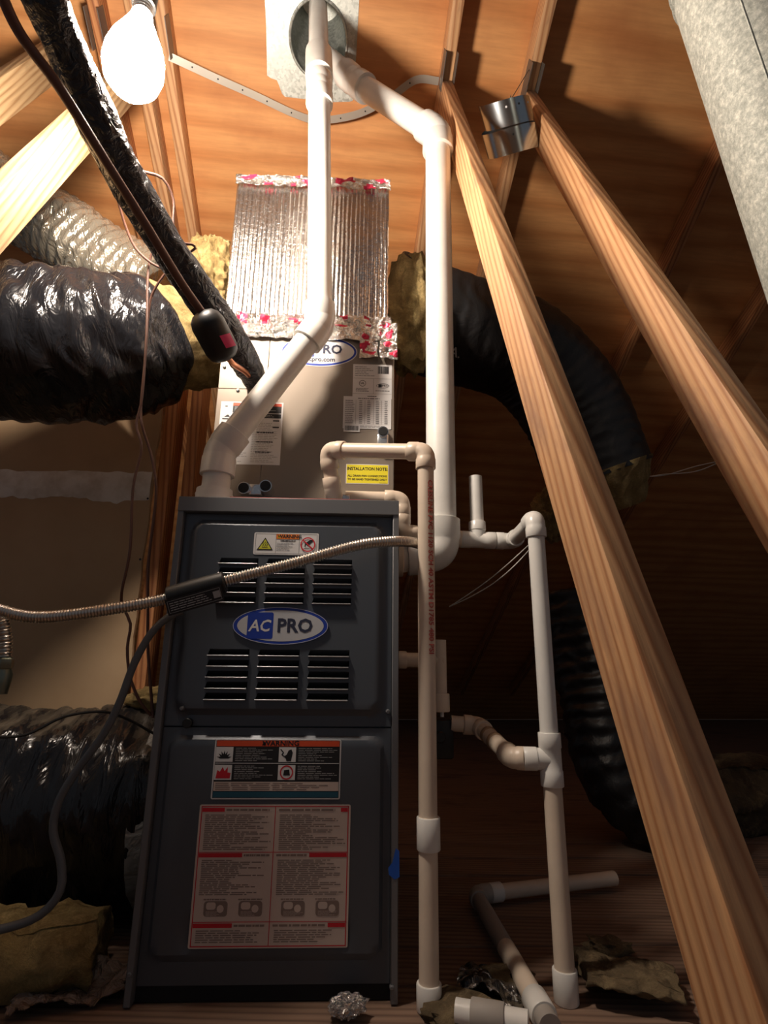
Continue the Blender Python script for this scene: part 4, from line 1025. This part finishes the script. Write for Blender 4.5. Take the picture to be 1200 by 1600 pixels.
def batt(label, c, size, m, seed, rot, group='glass wool batts on the floor'):
    bm = bmesh.new(); bmesh.ops.create_cube(bm, size=1); bmesh.ops.subdivide_edges(bm, edges=bm.edges[:], cuts=26, use_grid_fill=True)
    R = Matrix.Rotation(rot, 3, 'Z'); c = V(c)
    for v in bm.verts:
        p = V((v.co.x*size[0], v.co.y*size[1], v.co.z*size[2])); s_ = 1-.35*(abs(2*v.co.z)**2)*(abs(2*v.co.y)**4)
        p.y *= s_; n_ = noise.noise_vector(p*9+V((seed, 0, 0)))*.028*min(1, size[2]/.06)+noise.noise_vector(p*26+V((0, seed, 0)))*.013*min(1, size[2]/.05)+noise.noise_vector(p*70)*.006; v.co = c+R @ (p+n_)
        v.co.z = max(v.co.z, .001)
    vv, ff = bm_out(bm); o = mesh('glass_wool_batt', vv, ff, m, None, angle=80); return tag(o, label, 'insulation', group)
batt('dusty yellow glass wool batt on the floor under the return duct', (-.37, .07, .05), (.58, .18, .10), FLUFF_Y, 3, .06)
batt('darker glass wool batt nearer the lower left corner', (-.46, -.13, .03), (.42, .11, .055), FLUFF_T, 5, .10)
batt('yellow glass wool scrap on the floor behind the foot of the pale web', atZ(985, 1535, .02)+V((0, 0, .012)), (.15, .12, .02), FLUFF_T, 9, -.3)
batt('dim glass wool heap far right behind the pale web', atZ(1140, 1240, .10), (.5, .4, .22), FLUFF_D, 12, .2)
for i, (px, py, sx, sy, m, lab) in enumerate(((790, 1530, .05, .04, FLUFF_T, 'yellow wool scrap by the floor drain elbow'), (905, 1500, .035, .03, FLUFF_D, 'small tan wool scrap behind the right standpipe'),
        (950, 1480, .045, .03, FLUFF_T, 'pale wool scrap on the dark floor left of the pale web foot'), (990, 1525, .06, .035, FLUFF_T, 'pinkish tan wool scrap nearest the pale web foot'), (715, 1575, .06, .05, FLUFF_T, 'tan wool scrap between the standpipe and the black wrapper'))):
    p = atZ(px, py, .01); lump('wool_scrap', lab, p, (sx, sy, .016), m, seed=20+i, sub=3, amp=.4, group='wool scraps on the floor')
bm = bmesh.new(); bmesh.ops.create_icosphere(bm, subdivisions=4, radius=1); c = atZ(543, 1571, .018)
for v in bm.verts:
    d = v.co.normalized(); k = 1+.35*noise.noise(d*2.2)+.30*abs(noise.noise(d*6))+.12*noise.noise(d*14); v.co = c+V((d.x*.026*k, d.y*.018*k, max(-.017, d.z*.014*k)))
vv, ff = bm_out(bm); fo = mesh('foil_scrap', vv, ff, FOIL_TAPE, None, smooth=False); tag(fo, 'crumpled silver foil scrap on the floor in front of the furnace', 'foil')
def sheet(name, label, c, sx, sy, m, seed, amp, rot, cat, stripe=None, group=None):
    n = 34; vv, ff, mi = [], [], []; c = V(c); R = Matrix.Rotation(rot, 3, 'Z')
    for top_ in (0, 1):
        for j in range(n+1):
            for i in range(n+1):
                x, y = (i/n-.5)*sx, (j/n-.5)*sy; h_ = amp*(.6+noise.noise(V((x*16, y*16, seed)))+.6*abs(noise.noise(V((x*40, y*40, seed)))))
                edge = .12*noise.noise(V((i*.3, j*.3, seed+5)))
                vv.append(c+R @ V((x*(1+edge), y*(1+edge), max(.002, h_)+.0012*top_)))
    N2 = (n+1)**2
    for j in range(n):
        for i in range(n):
            k = j*(n+1)+i; ff += [(k, k+n+1, k+n+2, k+1), (N2+k, N2+k+1, N2+k+n+2, N2+k+n+1)]; mi += [0, 0] if not stripe or j % 9 else [1, 1]
    o = mesh(name, vv, ff, [m]+([stripe] if stripe else []), None, mi=mi, angle=35); return tag(o, label, cat, group)
sheet('plastic_wrapper', 'shiny black plastic wrapper on the floor left of the floor drain', atZ(768, 1552, .0), .11, .10, BLACK_FILM, 2, .030, -.25, 'plastic', FOIL_TAPE)
sheet('plastic_film', 'crumpled clear plastic film on the floor at the furnace lower left corner', atZ(140, 1552, .0)+V((-.03, 0, 0)), .17, .12, CLEAR_FILM, 4, .020, .3, 'plastic')
